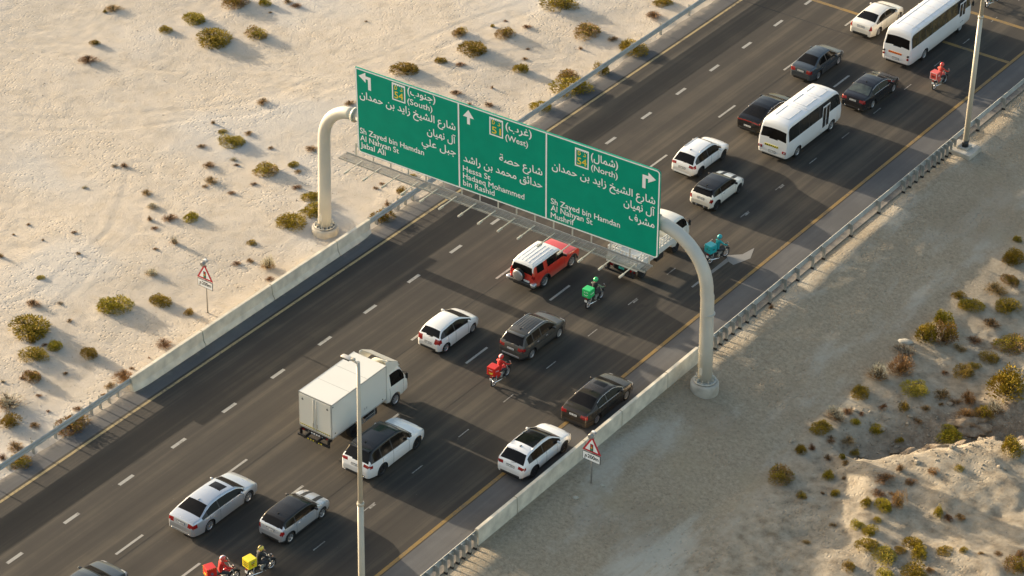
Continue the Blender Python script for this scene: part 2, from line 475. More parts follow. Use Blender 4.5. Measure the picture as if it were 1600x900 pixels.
 (34.23, 102.17, 0.65, 0.14, 'r', 'nearest rust coloured bush to the bottom right corner of the picture'),
 (30.9, 99.77, 0.42, 0.2, 'o', 'second nearest yellowish bush to the left end of the sandy ridge, small one'),
 (30.26, 98.92, 0.67, 0.2, 'g', 'fourth nearest green bush to the bottom edge directly under the right gantry foot'),
 (31.04, 98.81, 0.7, 0.27, 'g', 'sixth nearest green bush to the bottom edge directly under the right gantry foot'),
 (29.17, 98.51, 0.45, 0.1, 'b', ''),
 (28.79, 96.61, 0.48, 0.11, 'b', ''),
 (31.55, 97.72, 1.08, 0.31, 'g', 'fifth nearest green bush to the bottom edge directly under the right gantry foot'),
 (32.52, 97.53, 1.27, 0.28, 'o', 'second nearest yellowish bush to the bottom edge directly under the right gantry foot, large one'),
 (32.97, 98.41, 0.64, 0.18, 'o', 'fifth nearest yellowish bush to the bottom right corner of the picture'),
 (33.27, 99.21, 0.96, 0.31, 'g', 'third nearest green bush to the bottom right corner of the picture'),
 (33.93, 98.58, 0.89, 0.44, 'g', 'nearest green bush to the bottom right corner of the picture'),
 (31.5, 96, 0.63, 0.35, 'o', 'nearest yellowish bush to the bottom edge directly under the right gantry foot'),
 (33.22, 96.44, 0.94, 0.22, 'g', 'fifth nearest green bush to the bottom right corner of the picture'),
 (34.34, 97.38, 1.32, 0.31, 'g', 'second nearest green bush to the bottom right corner of the picture, large one'),
 (34.99, 97.8, 0.5, 0.18, 'r', ''),
 (34.86, 99.58, 0.83, 0.18, 'o', 'second nearest yellowish bush to the bottom right corner of the picture'),
 (35.62, 99.99, 0.45, 0.22, 'o', 'small nearest yellowish bush to the bottom right corner of the picture'),
 (37.11, 100.73, 0.48, 0.11, 'b', ''),
 (36.43, 100.22, 0.32, 0.1, 'b', ''),
 (38.35, 100.3, 1.27, 0.44, 'm', 'large nearest half dry bush to the bottom right corner of the picture'),
 (38.09, 101.11, 0.51, 0.35, 'r', ''),
 (25.46, 104.61, 0.67, 0.15, 'b', 'nearest brown bush to the right foot of the gantry'),
]

XL, XR = -5.05, 16.98          # edges of the asphalt
RIDGE = [(26.6, 102.0), (28.4, 103.3), (30.2, 105.1), (31.8, 106.9), (33.4, 108.8), (36.5, 112.5), (42, 118)]
def seg_dist(x, y, pts):
    """signed distance to a polyline (positive on the far, up-left side) and clamp weight"""
    best = np.full(np.shape(x), 1e9); sg = np.zeros(np.shape(x)); tt = np.zeros(np.shape(x))
    for i, ((x0, y0), (x1, y1)) in enumerate(zip(pts, pts[1:])):
        dx, dy = x1 - x0, y1 - y0
        L = math.hypot(dx, dy)
        t = np.clip(((x - x0) * dx + (y - y0) * dy) / L ** 2, 0, 1)
        px, py = x0 + t * dx, y0 + t * dy
        d = np.hypot(x - px, y - py)
        c = (dx * (y - y0) - dy * (x - x0)) / L
        m = d < best
        best = np.where(m, d, best); sg = np.where(m, np.sign(c), sg); tt = np.where(m, i + t, tt)
    return best * sg, tt
TRACKS = [[(-44, 93), (-36, 96.5), (-27, 103), (-20, 111), (-17, 120), (-13, 140)], [(-30, 84), (-24, 88.5), (-17, 91.5), (-10, 93), (-6, 92)],
          [(-22, 76), (-17, 81), (-14.5, 88), (-16, 96), (-20, 102)], [(-40, 108), (-28, 112), (-16, 118), (-9, 130)]]
def ruts(x, y):
    """shallow wheel ruts pressed into the sand"""
    r = np.zeros(np.shape(x))
    for p in TRACKS:
        d, t = seg_dist(x, y, p)
        d = d + 0.5 * vnoise(x / 3, y / 3, 15)
        for o in (-0.8, 0.8):
            r = r + 0.024 * np.exp(-((d - o) / 0.20) ** 2) * (0.6 + vnoise(x / 1.5, y / 1.5, 16)) - 0.008 * np.exp(-((d - o * 1.45) / 0.22) ** 2)
    return r
def height_low(x, y):
    x = np.asarray(x, float); y = np.asarray(y, float)
    left = sstep(-6.0, -12.0, x)
    h = left * (0.22 * fbm(x / 14, y / 14, 2, 3) + 0.012 * np.clip(-x - 6, 0, 60))
    xr = 18.1 + 0.8 * vnoise(y / 9, y * 0, 5)
    s = np.clip(x - xr, 0, 10.5)
    drop = 0.185 * np.minimum(s, 6.0) + 0.09 * np.clip(s - 6.0, 0, 4.5)
    far = np.clip(x - xr - 10.5, 0, 400)
    h = h - drop + 0.05 * np.clip(far, 0, 12)
    h = h + sstep(23.5, 28, x) * 0.5 * fbm(x / 6, y / 6, 3, 11)
    d, t = seg_dist(x, y, RIDGE)
    d = d + 1.1 * fbm(x / 1.8, y / 1.8, 3, 91)
    on = sstep(0.0, 1.2, t)
    h = h + on * (0.95 * np.exp(-(np.clip(-d, 0, 50) / 6.0) ** 2) * (d <= 0) + 0.95 * np.exp(-(np.clip(d, 0, 50) / 1.2) ** 2) * (d > 0))
    h = h - on * 0.9 * np.exp(-((d - 2.3) / 1.4) ** 2)
    return h
def height(x, y):
    h = height_low(x, y)
    x = np.asarray(x, float); y = np.asarray(y, float)
    lf = sstep(-5.3, -6.5, x); rt = sstep(17.3, 19.5, x); rr = sstep(24.3, 27.0, x)
    h = h + lf * (0.022 * fbm(x / 2.6, y / 2.6, 2, 21) + 0.022 * fbm(x / 0.45, y / 0.45, 2, 31) - ruts(x, y))
    h = h + rt * (0.05 * fbm(x / 1.6, y / 1.6, 3, 51) + 0.012 * fbm(x / 0.35, y / 0.35, 2, 52))
    g = fbm(x / 1.5 + 0.35 * fbm(x, y, 2, 8), y / 1.5, 4, 61)
    h = h + rr * (0.11 * g + 0.15 * np.minimum(0, vnoise((x * 0.55 + y) / 1.3, (x - 0.55 * y) / 6.0, 71)) * 2 + 0.06 * fbm(x / 0.45, y / 0.45, 2, 81) + 0.045 * fbm(x / 1.1, y / 1.1, 2, 83))
    flat = sstep(XL - 0.75, XL - 0.15, x) * (1 - sstep(XR + 0.15, XR + 0.9, x))
    return h * (1 - flat) - 0.06 * flat - 0.02 * (1 - flat)

# ------------------------------------------------------------------ ground sheet
def axis(lo, hi, fine, outer):
    a = list(np.arange(lo, hi, fine)) + [hi]
    s = fine; v = hi
    while v < outer[1]:
        s *= 1.35; v += s; a.append(v)
    s = fine; v = lo; b = []
    while v > outer[0]:
        s *= 1.35; v -= s; b.append(v)
    return np.array(b[::-1] + a)
def grid_obj(name, xs, ys, fz, m):
    X, Y = np.meshgrid(xs, ys)
    Z = fz(X, Y)
    nx, ny = len(xs), len(ys)
    co = np.stack([X, Y, Z], -1).reshape(-1, 3).astype(np.float32)
    idx = np.arange(nx * ny).reshape(ny, nx)
    q = np.stack([idx[:-1, :-1], idx[:-1, 1:], idx[1:, 1:], idx[1:, :-1]], -1).reshape(-1, 4).astype(np.int32)
    me = bpy.data.meshes.new(name)
    me.vertices.add(len(co)); me.vertices.foreach_set('co', co.ravel())
    me.loops.add(q.size); me.loops.foreach_set('vertex_index', q.ravel())
    me.polygons.add(len(q)); me.polygons.foreach_set('loop_start', np.arange(0, q.size, 4, dtype=np.int32))
    me.polygons.foreach_set('loop_total', np.full(len(q), 4, np.int32))
    me.polygons.foreach_set('use_smooth', np.ones(len(q), bool))
    me.update(calc_edges=True)
    me.materials.append(m)
    o = bpy.data.objects.new(name, me)
    COL.objects.link(o)
    return o

class NT:
    """tiny node-graph helper"""
    def __init__(s, name):
        s.m = bpy.data.materials.new(name); s.m.use_nodes = True
        s.t = s.m.node_tree; s.b = s.t.nodes['Principled BSDF']
        s.pos = s.t.nodes.new('ShaderNodeNewGeometry').outputs['Position']
        s.sep = s.n('ShaderNodeSeparateXYZ', [s.pos])
    def n(s, kind, ins=(), **kw):
        nd = s.t.nodes.new(kind)
        for k, v in kw.items(): setattr(nd, k, v)
        for i, v in enumerate(ins):
            if v is None: continue
            if hasattr(v, 'is_output'): s.t.links.new(v, nd.inputs[i])
            else: nd.inputs[i].default_value = v
        return nd
    def math(s, op, a, b=None, c=None, clamp=False):
        nd = s.n('ShaderNodeMath', [a, b, c], operation=op); nd.use_clamp = clamp
        return nd.outputs[0]
    def mapping(s, scale, vec=None, rz=0.0):
        nd = s.t.nodes.new('ShaderNodeMapping')
        nd.inputs['Scale'].default_value = scale
        nd.inputs['Rotation'].default_value = (0, 0, rz)
        s.t.links.new(vec or s.pos, nd.inputs['Vector'])
        return nd.outputs[0]
    def noise(s, scale, detail=4, vec=None, rough=0.5, dist=0.0):
        nd = s.t.nodes.new('ShaderNodeTexNoise')
        nd.inputs['Scale'].default_value = scale; nd.inputs['Detail'].default_value = detail
        nd.inputs['Roughness'].default_value = rough; nd.inputs['Distortion'].default_value = dist
        s.t.links.new(vec or s.pos, nd.inputs['Vector'])
        return nd.outputs['Fac']
    def ramp(s, fac, stops):
        nd = s.t.nodes.new('ShaderNodeValToRGB')
        el = nd.color_ramp.elements
        while len(el) < len(stops): el.new(0.5)
        for e, (p, c) in zip(el, stops):
            e.position = p
            e.color = (c if len(c) == 4 else tuple(c) + (1,)) if hasattr(c, '__len__') else (c, c, c, 1)
        s.t.links.new(fac, nd.inputs['Fac'])
        return nd.outputs['Color']
    def step(s, x, a, b):
        nd = s.n('ShaderNodeMapRange', [x, a, b, 0.0, 1.0]); nd.interpolation_type = 'SMOOTHSTEP'
        return nd.outputs[0]
    def mix(s, f, a, b, mode='MIX'):
        nd = s.t.nodes.new('ShaderNodeMix'); nd.data_type = 'RGBA'; nd.blend_type = mode
        for sock, v in ((nd.inputs[0], f), (nd.inputs[6], a), (nd.inputs[7], b)):
            if hasattr(v, 'is_output'): s.t.links.new(v, sock)
            else: sock.default_value = v if not hasattr(v, '__len__') or len(v) == 4 else tuple(v) + (1,)
        return nd.outputs[2]
    def bump(s, h, strength, dist, prev=None):
        nd = s.t.nodes.new('ShaderNodeBump')
        nd.inputs['Strength'].default_value = strength; nd.inputs['Distance'].default_value = dist
        s.t.links.new(h, nd.inputs['Height'])
        if prev: s.t.links.new(prev, nd.inputs['Normal'])
        return nd.outputs[0]
    def out(s, col, rough, nrm=None):
        s.t.links.new(col, s.b.inputs['Base Color'])
        if hasattr(rough, 'is_output'): s.t.links.new(rough, s.b.inputs['Roughness'])
        else: s.b.inputs['Roughness'].default_value = rough
        if nrm: s.t.links.new(nrm, s.b.inputs['Normal'])
        return s.m

def ground_material():
    g = NT('desert_ground')
    X, Y = g.sep.outputs[0], g.sep.outputs[1]
    wob = g.noise(0.16, 4)
    xw = g.math('ADD', X, g.math('MULTIPLY', g.math('SUBTRACT', wob, 0.5), 5.0))
    fine = g.noise(9.0, 6, rough=0.7)
    mid = g.noise(0.9, 5, rough=0.6)
    big = g.noise(0.09, 4)
    # bright sand of the left side
    sand = g.ramp(mid, [(0.25, (0.40, 0.345, 0.27)), (0.5, (0.46, 0.405, 0.33)), (0.75, (0.50, 0.445, 0.37))])
    sand = g.mix(g.math('MULTIPLY', g.step(big, 0.50, 0.66), 0.8), sand, (0.45, 0.43, 0.395))
    sand = g.mix(g.math('MULTIPLY', g.step(fine, 0.56, 0.72), 0.45), sand, (0.25, 0.20, 0.14))
    # grey-brown compacted gravel of the right verge
    grv = g.ramp(g.noise(5.0, 8, rough=0.8), [(0.30, (0.19, 0.15, 0.10)), (0.5, (0.315, 0.26, 0.18)), (0.70, (0.44, 0.375, 0.275))])
    dusty = g.noise(0.22, 5, vec=g.mapping((1.6, 0.55, 1), rz=0.25), rough=0.6)
    grv = g.mix(g.math('MULTIPLY', g.step(dusty, 0.48, 0.66), 0.65), grv, (0.43, 0.405, 0.34))
    brown = g.noise(0.11, 5, rough=0.6)
    grv = g.mix(g.math('MULTIPLY', g.step(brown, 0.50, 0.62), 0.45), grv, (0.25, 0.20, 0.135))
    wash = g.noise(1.0, 5, vec=g.mapping((0.9, 0.16, 1), rz=-0.5), rough=0.65)
    low = g.math('MULTIPLY', g.math('MULTIPLY', g.step(Y, 98.0, 91.0), g.step(X, 21.5, 24.0)), g.step(wash, 0.42, 0.60))
    grv = g.mix(g.math('MULTIPLY', low, 0.75), grv, (0.47, 0.45, 0.38))
    warm = g.noise(0.35, 3, vec=g.mapping((1, 1, 1), rz=1.0))
    grv = g.mix(g.math('MULTIPLY', g.step(warm, 0.55, 0.75), 0.35), grv, (0.33, 0.27, 0.17))
    # pale eroded sand below the embankment
    pale = g.ramp(g.noise(1.6, 6, rough=0.65), [(0.3, (0.19, 0.15, 0.10)), (0.5, (0.32, 0.27, 0.195)), (0.7, (0.42, 0.36, 0.27))])
    stones = g.noise(14.0, 4, rough=0.8)
    pale = g.mix(g.math('MULTIPLY', g.step(stones, 0.60, 0.70), 0.5), pale, (0.20, 0.15, 0.10))
    right = g.mix(g.step(xw, 24.0, 26.6), grv, pale)
    # darker crumbly earth in the gully behind the bank
    dn = g.math('ADD', g.math('MULTIPLY', g.math('SUBTRACT', X, 28.0), -0.77), g.math('MULTIPLY', g.math('SUBTRACT', Y, 104.0), 0.64))
    dn = g.math('ADD', dn, g.math('MULTIPLY', g.math('SUBTRACT', g.noise(0.8, 4), 0.5), 3.0))
    band = g.math('MULTIPLY', g.math('MULTIPLY', g.step(dn, 0.2, 0.8), g.step(dn, 5.2, 3.4)), g.step(X, 26.2, 28.6))
    earth = g.ramp(g.noise(2.5, 6, rough=0.75), [(0.3, (0.10, 0.07, 0.045)), (0.5, (0.25, 0.18, 0.115)), (0.7, (0.44, 0.37, 0.27))])
    right = g.mix(g.math('MULTIPLY', band, 0.8), right, earth)
    col = g.mix(g.step(X, 4.0, 6.0), sand, right)
    # small dark pebbles everywhere
    vor = g.t.nodes.new('ShaderNodeTexVoronoi'); vor.inputs['Scale'].default_value = 2.6
    g.t.links.new(g.pos, vor.inputs['Vector'])
    peb = g.step(vor.outputs['Distance'], 0.12, 0.07)
    gate = g.step(g.noise(0.5, 2), 0.47, 0.55)
    col = g.mix(g.math('MULTIPLY', g.math('MULTIPLY', peb, gate), 0.6), col, (0.15, 0.12, 0.09))
    vb = g.t.nodes.new('ShaderNodeTexVoronoi'); vb.inputs['Scale'].default_value = 4.5
    g.t.links.new(g.mapping((1.0, 0.75, 1.0), rz=0.4), vb.inputs['Vector'])
    pit = g.math('MULTIPLY', g.step(vb.outputs['Distance'], 0.05, 0.40), g.step(g.noise(0.22, 4), 0.40, 0.60))
    rough_here = g.math('ADD', g.math('MULTIPLY', g.step(g.math('ADD', X, g.math('MULTIPLY', g.noise(0.12, 3), 14.0)), -32.0, -12.0), 0.65), 0.35)
    n1 = g.bump(g.math('MULTIPLY', pit, rough_here), 0.9, 0.05)
    n1 = g.bump(g.math('MULTIPLY', g.noise(5.0, 8, rough=0.85), rough_here), 0.8, 0.075, n1)
    n1 = g.bump(fine, 0.7, 0.02, n1)
    return g.out(col, 0.95, n1)

def asphalt_material(name, base, warm, streak=0.5):
    g = NT(name)
    X = g.sep.outputs[0]
    grain = g.noise(28.0, 5, rough=0.8)
    st = g.noise(1.0, 5, vec=g.mapping((2.4, 0.035, 1)), rough=0.6)
    st2 = g.noise(1.0, 3, vec=g.mapping((0.55, 0.02, 1)), rough=0.5)
    blotch = g.noise(0.35, 4, rough=0.6)
    # tyre-worn bands inside each 3.65 m lane
    ph = g.math('MULTIPLY', g.math('ADD', X, 3.65), 2 * math.pi / 3.65 * 2)
    wear = g.math('MULTIPLY', g.math('COSINE', ph), 0.5)
    v = g.math('ADD', g.math('MULTIPLY', g.math('SUBTRACT', st, 0.5), 1.1 * streak),
               g.math('ADD', g.math('MULTIPLY', g.math('SUBTRACT', blotch, 0.5), 0.55),
                      g.math('MULTIPLY', g.math('SUBTRACT', st2, 0.5), 0.9 * streak)))
    v = g.math('ADD', v, g.math('MULTIPLY', wear, -0.20 * streak))
    v = g.math('ADD', v, g.math('MULTIPLY', g.math('SUBTRACT', grain, 0.5), 0.45))
    col = g.ramp(g.math('ADD', v, 0.5), [(0.0, tuple(c * 0.55 for c in base)), (0.5, base), (1.0, tuple(min(1, c * 1.75) for c in warm))])
    # dark oil spots
    spot = g.step(g.noise(0.9, 3, vec=g.mapping((1.0, 0.55, 1))), 0.70, 0.76)
    col = g.mix(g.math('MULTIPLY', spot, 0.45), col, (0.02, 0.018, 0.016))
    sc = g.step(g.noise(6.0, 2), 0.775, 0.80)
    col = g.mix(g.math('MULTIPLY', sc, 0.35), col, (0.35, 0.32, 0.27))
    if name.startswith('shoulder'):      # sand blown over the outer edges
        e1 = g.math('ADD', X, g.math('MULTIPLY', g.noise(0.9, 5, rough=0.7), 1.8))
        e2 = g.math('SUBTRACT', X, g.math('MULTIPLY', g.noise(0.9, 5, rough=0.7), 1.8))
        sd = g.math('MAXIMUM', g.step(e1, XL + 1.45, XL + 0.75), g.step(e2, XR - 1.45, XR - 0.75))
        col = g.mix(g.math('MULTIPLY', sd, 0.6), col, (0.36, 0.31, 0.24))
    nr = g.bump(grain, 0.35, 0.008)
    return g.out(col, 0.88, nr)

def paint_material(name, col, wear):
    g = NT(name)
    n = g.noise(7.0, 6, rough=0.75)
    n2 = g.noise(1.2, 3)
    f = g.math('ADD', g.math('MULTIPLY', n, 0.75), g.math('MULTIPLY', n2, 0.4))
    worn = g.step(f, wear, wear + 0.12)
    c = g.mix(g.math('MULTIPLY', worn, 0.75), col, (0.10, 0.088, 0.072))
    return g.out(c, 0.75)

GROUND = ground_material()
def mounds(x, y):
    """sand caught round the foot of each larger bush"""
    x = np.asarray(x, float); y = np.asarray(y, float); h = np.zeros(np.shape(x))
    for (sx_, sy_, w_, hh_, k_, lb_) in SHRUBS:
        if w_ < 0.6: continue
        m_ = (np.abs(x - sx_) < 3) & (np.abs(y - sy_) < 3) & ((x < XL - .2) | (x > XR + .2))
        if not np.any(m_): continue
        dx_ = x[m_] - sx_ - 0.25 * w_; dy_ = y[m_] - sy_
        h[m_] += 0.06 * w_ * np.exp(-(dx_ * dx_ / (0.75 * w_) ** 2 + dy_ * dy_ / (0.6 * w_) ** 2))
    return h
ground = grid_obj('ground', axis(-52, 46, 0.17, (-2500, 2500)), axis(62, 166, 0.17, (-1500, 3500)), lambda a, b: height(a, b) + mounds(a, b), GROUND)
tag(ground, kind='structure')

ROAD = asphalt_material('lane_asphalt', (0.037, 0.0315, 0.0245), (0.054, 0.0445, 0.031), 1.15)
SHLD = asphalt_material('shoulder_asphalt', (0.082, 0.082, 0.083), (0.10, 0.098, 0.095), 0.4)
YA, YB = -250.0, 900.0
ys = np.concatenate([np.arange(YA, 60, 10), np.arange(60, 170, 0.5), np.arange(170, YB + 1, 10)])
def strip(name, x0, x1, z, m, rough0=0, rough1=0):
    co = []; fa = []
    for y in ys:
        a = x0 + (rough0 * float(fbm(y / 0.9, 0.5, 3, 5)) if rough0 else 0)
        b = x1 + (rough1 * float(fbm(y / 0.9, 3.5, 3, 6)) if rough1 else 0)
        co += [(a, y, z), (b, y, z)]
    for i in range(len(ys) - 1): fa.append((2 * i, 2 * i + 1, 2 * i + 3, 2 * i + 2))
    me = bpy.data.meshes.new(name); me.from_pydata(co, [], fa); me.materials.append(m)
    o = bpy.data.objects.new(name, me); COL.objects.link(o)
    return tag(o, kind='structure')
strip('road', -3.90, 14.80, 0.0, ROAD)
strip('road_shoulder', XL, -3.90, 0.0, SHLD, rough0=0.22)
strip('road_shoulder', 14.80, XR, 0.0, SHLD)

WPAINT = paint_material('lane_paint_white', (0.33, 0.32, 0.285), 0.60)
WFADE = paint_material('lane_paint_faded', (0.30, 0.29, 0.26), 0.50)
YPAINT = paint_material('lane_paint_yellow', (0.37, 0.28, 0.13), 0.56)
YPAINT2 = paint_material('lane_paint_ochre', (0.24, 0.15, 0.04), 0.56)
def lines(name, quads, m, z=0.004):
    co = []; fa = []
    for (x0, x1, y0, y1) in quads:
        i = len(co)
        co += [(x0, y0, z), (x1, y0, z), (x1, y1, z), (x0, y1, z)]
        fa.append((i, i + 1, i + 2, i + 3))
    me = bpy.data.meshes.new(name); me.from_pydata(co, [], fa); me.materials.append(m)
    o = bpy.data.objects.new(name, me); COL.objects.link(o)
    return tag(o, kind='structure')
q = [(-0.09, 0.11, 70.4955 + 3.904 * k, 71.53 + 3.904 * k) for k in range(-20, 60)]
lines('lane_markings', q, WPAINT)
q = []
for x in (3.65, 7.30):
    q += [(x - 0.065, x + 0.075, 74.12 + 7.725 * k, 76.03 + 7.725 * k) for k in range(-10, 30)]
lines('lane_markings', q, WPAINT)
rd = random.Random(3)
q = []
for k in range(-14, 50):
    y = 80.05 + 3.886 * k
    q.append((10.955, 11.02, y, y + 0.88))
    if rd.random() < 0.35: q.append((11.03, 11.14, y + 0.35, y + 0.80))
lines('lane_markings', q, WFADE)
lines('edge_line', [(-3.76, -3.60, YA, YB)], YPAINT)
lines('edge_line', [(14.53, 14.73, YA, 168.0)], YPAINT2)
lines('cross_lines', [(-3.59, 14.52, 145.45, 145.75), (-3.59, 14.52, 150.30, 150.62)], YPAINT2, 0.0041)
TARN = mat('tar_joint', (0.016, 0.014, 0.012), 0.8, vary=.4)
lines('paving_joint', [(-3.5, 7.2, 142.60, 142.72), (-3.5, 14.5, 66.0, 66.1), (4.02, 4.06, 60.0, 142.6), (8.92, 8.95, 60.0, 170.0)], TARN, 0.0036)
# straight-ahead arrow in the right lane
def flat_poly(name, pts, m, z=0.0042):
    me = bpy.data.meshes.new(name); me.from_pydata([(x, y, z) for x, y in pts], [], [tuple(range(len(pts)))]); me.materials.append(m)
    o = bpy.data.objects.new(name, me); COL.objects.link(o)
    return tag(o, kind='structure')
APAINT = paint_material('arrow_paint', (0.22, 0.215, 0.20), 0.66)
flat_poly('arrow_marking', [(13.40, 114.27), (13.80, 115.44), (13.39, 116.54), (13.21, 115.54)], APAINT, 0.0046)
flat_poly('arrow_marking', [(12.98, 114.40), (13.40, 114.27), (13.21, 115.54), (12.55, 114.9)], APAINT, 0.0040)
flat_poly('arrow_marking', [(12.74, 110.9), (12.86, 110.9), (12.99, 114.38), (12.72, 114.68)], APAINT, 0.0044)

def gz(x, y):
    a, b = np.array([x], float), np.array([y], float)
    return float((height(a, b) + mounds(a, b))[0])

# ================================================================== concrete barriers and guardrails
CONC = mat('barrier_concrete', (0.62, 0.565, 0.45), 0.85, vary=0.2, scale=1.7, bump=0.3, bscale=14)
CONCD = mat('plinth_concrete', (0.42, 0.39, 0.33), 0.9, vary=0.2, scale=2.0, bump=0.4, bscale=14)
def barrier(name, x, side, y0, y1, seams, label):
    """side +1: traffic is on +x"""
    root = empty(name, (x, y0, 0))
    tag(root, label, 'barrier')
    prof = [(0.30, -0.12), (0.30, 0.07), (0.16, 0.30), (0.105, 0.86), (0.085, 0.89), (-0.085, 0.89), (-0.105, 0.86), (-0.13, 0.25), (-0.13, -0.35)]
    cuts = [0.0] + [s - y0 for s in seams] + [y1 - y0]
    for a, b in zip(cuts, cuts[1:]):
        m = MB()
        ea = 0.03 if a > 0 else 0.0; eb = 0.03 if b < y1 - y0 - 1e-6 else 0.0
        n = max(2, int((b - a) / 0.5))
        rings = []
        for k in range(n + 1):
            yy = a + ea + (b - eb - a - ea) * k / n
            e = min(yy, (y1 - y0) - yy)
            sq = 1.0 - 0.45 * max(0, 1 - e / 1.2) ** 2      # the toe narrows towards both ends
            rings.append([m.bm.verts.new((side * (px * (sq if px > 0.12 else 1)), yy, pz)) for px, pz in prof])
        for r1, r2 in zip(rings, rings[1:]):
            for i in range(len(prof)):
                j = (i + 1) % len(prof)
                m.bm.faces.new((r1[i], r1[j], r2[j], r2[i]))
        m.bm.faces.new(rings[0]); m.bm.faces.new(rings[-1][::-1])
        m.build('barrier_segment', CONC, root)
    MB().box((side * -0.01, (y1 - y0) / 2, 0.36), (0.15, y1 - y0 - 0.1, 0.96), CONCD).build('seam_light_block', None, root)  # added filler inside the segments, blocks sunlight slits through the open seams
    return root
barrier('concrete_barrier', -5.0, 1, 84.7, 104.6, [90.2, 95.9, 101.6], 'low cream concrete barrier between the pale sand and the left shoulder')
barrier('concrete_barrier', 16.93, -1, 85.2, 104.9, [88.4, 94.3, 97.6, 101.9], 'low cream concrete barrier between the right shoulder and the grey gravel')

def rail_profile():
    # W-beam section: (offset towards traffic, z)
    return [(0.0, 0.430), (0.045, 0.455), (0.080, 0.50), (0.080, 0.535), (0.045, 0.575), (0.012, 0.60), (0.012, 0.63), (0.045, 0.655),
            (0.080, 0.695), (0.080, 0.73), (0.045, 0.775), (0.0, 0.80)]
def guardrail(x, side, y0, y1, posts, label, end_low=None):
    root = empty('guardrail', (x, y0, 0)); tag(root, label, 'guardrail')
    pr = rail_profile()
    m = MB()
    nseg = max(2, int((y1 - y0) / 4))
    rings = []
    for k in range(nseg + 1):
        yy = (y1 - y0) * k / nseg
        o = [m.bm.verts.new((side * (a + 0.004), yy, z)) for a, z in pr]
        i_ = [m.bm.verts.new((side * (a - 0.004), yy, z)) for a, z in pr[::-1]]
        rings.append(o + i_)
    n = len(rings[0])
    for r1, r2 in zip(rings, rings[1:]):
        for i in range(n):
            f = m.bm.faces.new((r1[i], r1[(i + 1) % n], r2[(i + 1) % n], r2[i])); f.smooth = True
    m.build('rail', STEEL, root)
    for yy in posts:
        p = MB()
        # C-section post with an offset block, dark foot
        p.box((-side * 0.19, yy - y0, 0.28), (0.16, 0.012, 0.94), STEEL)
        p.box((-side * 0.265, yy - y0 + 0.03, 0.28), (0.010, 0.06, 0.94), STEEL)
        p.box((-side * 0.115, yy - y0 + 0.03, 0.28), (0.010, 0.06, 0.94), STEEL)
        p.box((-side * 0.055, yy - y0, 0.62), (0.10, 0.075, 0.34), STEEL)
        if side < 0: p.box((-side * 0.19, yy - y0 + 0.02, -0.02), (0.19, 0.09, 0.16), BLACK)
        p.build('post', None, root)
    return root
pl1 = [y for y in np.arange(58.8, 77.0, 1.56)] + [77.7] + list(np.arange(79.3, 84.4, 0.66))
guardrail(-5.08, 1, 57.0, 85.3, pl1, 'steel guardrail at the bottom left, on the sand edge before the concrete barrier')
pl2 = list(np.arange(104.9, 109.3, 0.68)) + [110.6, 112.2, 113.8, 115.4, 118.6, 121.8, 125.07, 128.4, 131.9, 135.3, 138.7, 142.0, 145.3, 148.6, 152, 155.3, 158.6]
guardrail(-5.08, 1, 103.9, 162.0, pl2, 'steel guardrail on the left sand edge running up behind the green sign')
pr1 = list(np.arange(62.0, 80.0, 1.56)) + [80.5, 81.2, 81.87, 82.5, 83.0, 83.45, 83.93, 84.4, 84.86]
guardrail(16.90, -1, 60.5, 85.25, pr1, 'steel guardrail at the bottom of the picture ending at the right concrete barrier')
pr2 = [105.3, 105.9, 106.5, 107.05, 107.6, 108.3, 109.0, 109.76, 110.52, 112.1, 113.7, 115.1, 116.7, 117.93, 121.02, 124.25, 127.2, 127.95, 128.7, 129.45,
       130.25, 130.95, 131.5, 132.0, 132.5, 133.0, 133.5, 136.5, 139.9, 143.2, 146.4, 149.7, 153, 156.3, 159.6]
guardrail(16.90, -1, 104.85, 163.0, pr2, 'steel guardrail along the right shoulder from the sign gantry to the far lamp post')

# ================================================================== sign gantry
GPAINT = mat('gantry_paint', (0.54, 0.515, 0.44), 0.42, coat=0.25, vary=0.07, scale=0.8)
gan = empty('sign_gantry', (5.75, 103.10, 0))
tag(gan, 'cream tubular steel gantry with curved ends spanning the road behind the green sign', 'gantry')
def arc(cx, cz, r, a0, a1, n):
    return [(cx + r * math.cos(a0 + (a1 - a0) * k / n), 0, cz + r * math.sin(a0 + (a1 - a0) * k / n)) for k in range(n + 1)]
GX = 5.75
yl, yr = -0.10, -0.10
left = [(-7.02 - GX, 0, 0.42), (-6.98 - GX, 0, 3.0), (-6.93 - GX, 0, 5.9)]
la = arc(-4.75 - GX, 6.25, 2.17, math.pi, math.pi / 2, 10)
m = MB().tube(left + la, [0.385, 0.37, 0.36] + [0.35] * len(la), GPAINT, n=28)
m.tube([(-7.02 - GX, 0, 0.46), (-7.02 - GX, 0, 0.52)], 0.60, GPAINT, n=28)
m.build('post', None, gan)
right = [(18.58 - GX, 0, 0.42), (18.50 - GX, 0, 3.0), (18.40 - GX, 0, 5.6)]
ra = arc(15.2 - GX, 5.75, 3.15, 0, math.pi / 2, 12)
m = MB().tube(right + ra, [0.385, 0.375, 0.365] + [0.355] * len(ra), GPAINT, n=28)
m.tube([(18.58 - GX, 0, 0.46), (18.58 - GX, 0, 0.52)], 0.60, GPAINT, n=28)
for zz, dz in ((2.2, .02), (4.6, .02)):
    m.tube([(18.50 - GX, 0, zz), (18.50 - GX, 0, zz + 0.03)], 0.385, GPAINT, n=28)
m.build('post', None, gan)
MB().tube([(-4.75 - GX, 0, 8.42), (4.0 - GX, 0, 8.65), (15.2 - GX, 0, 8.90)], 0.345, GPAINT, n=24).build('beam', None, gan)
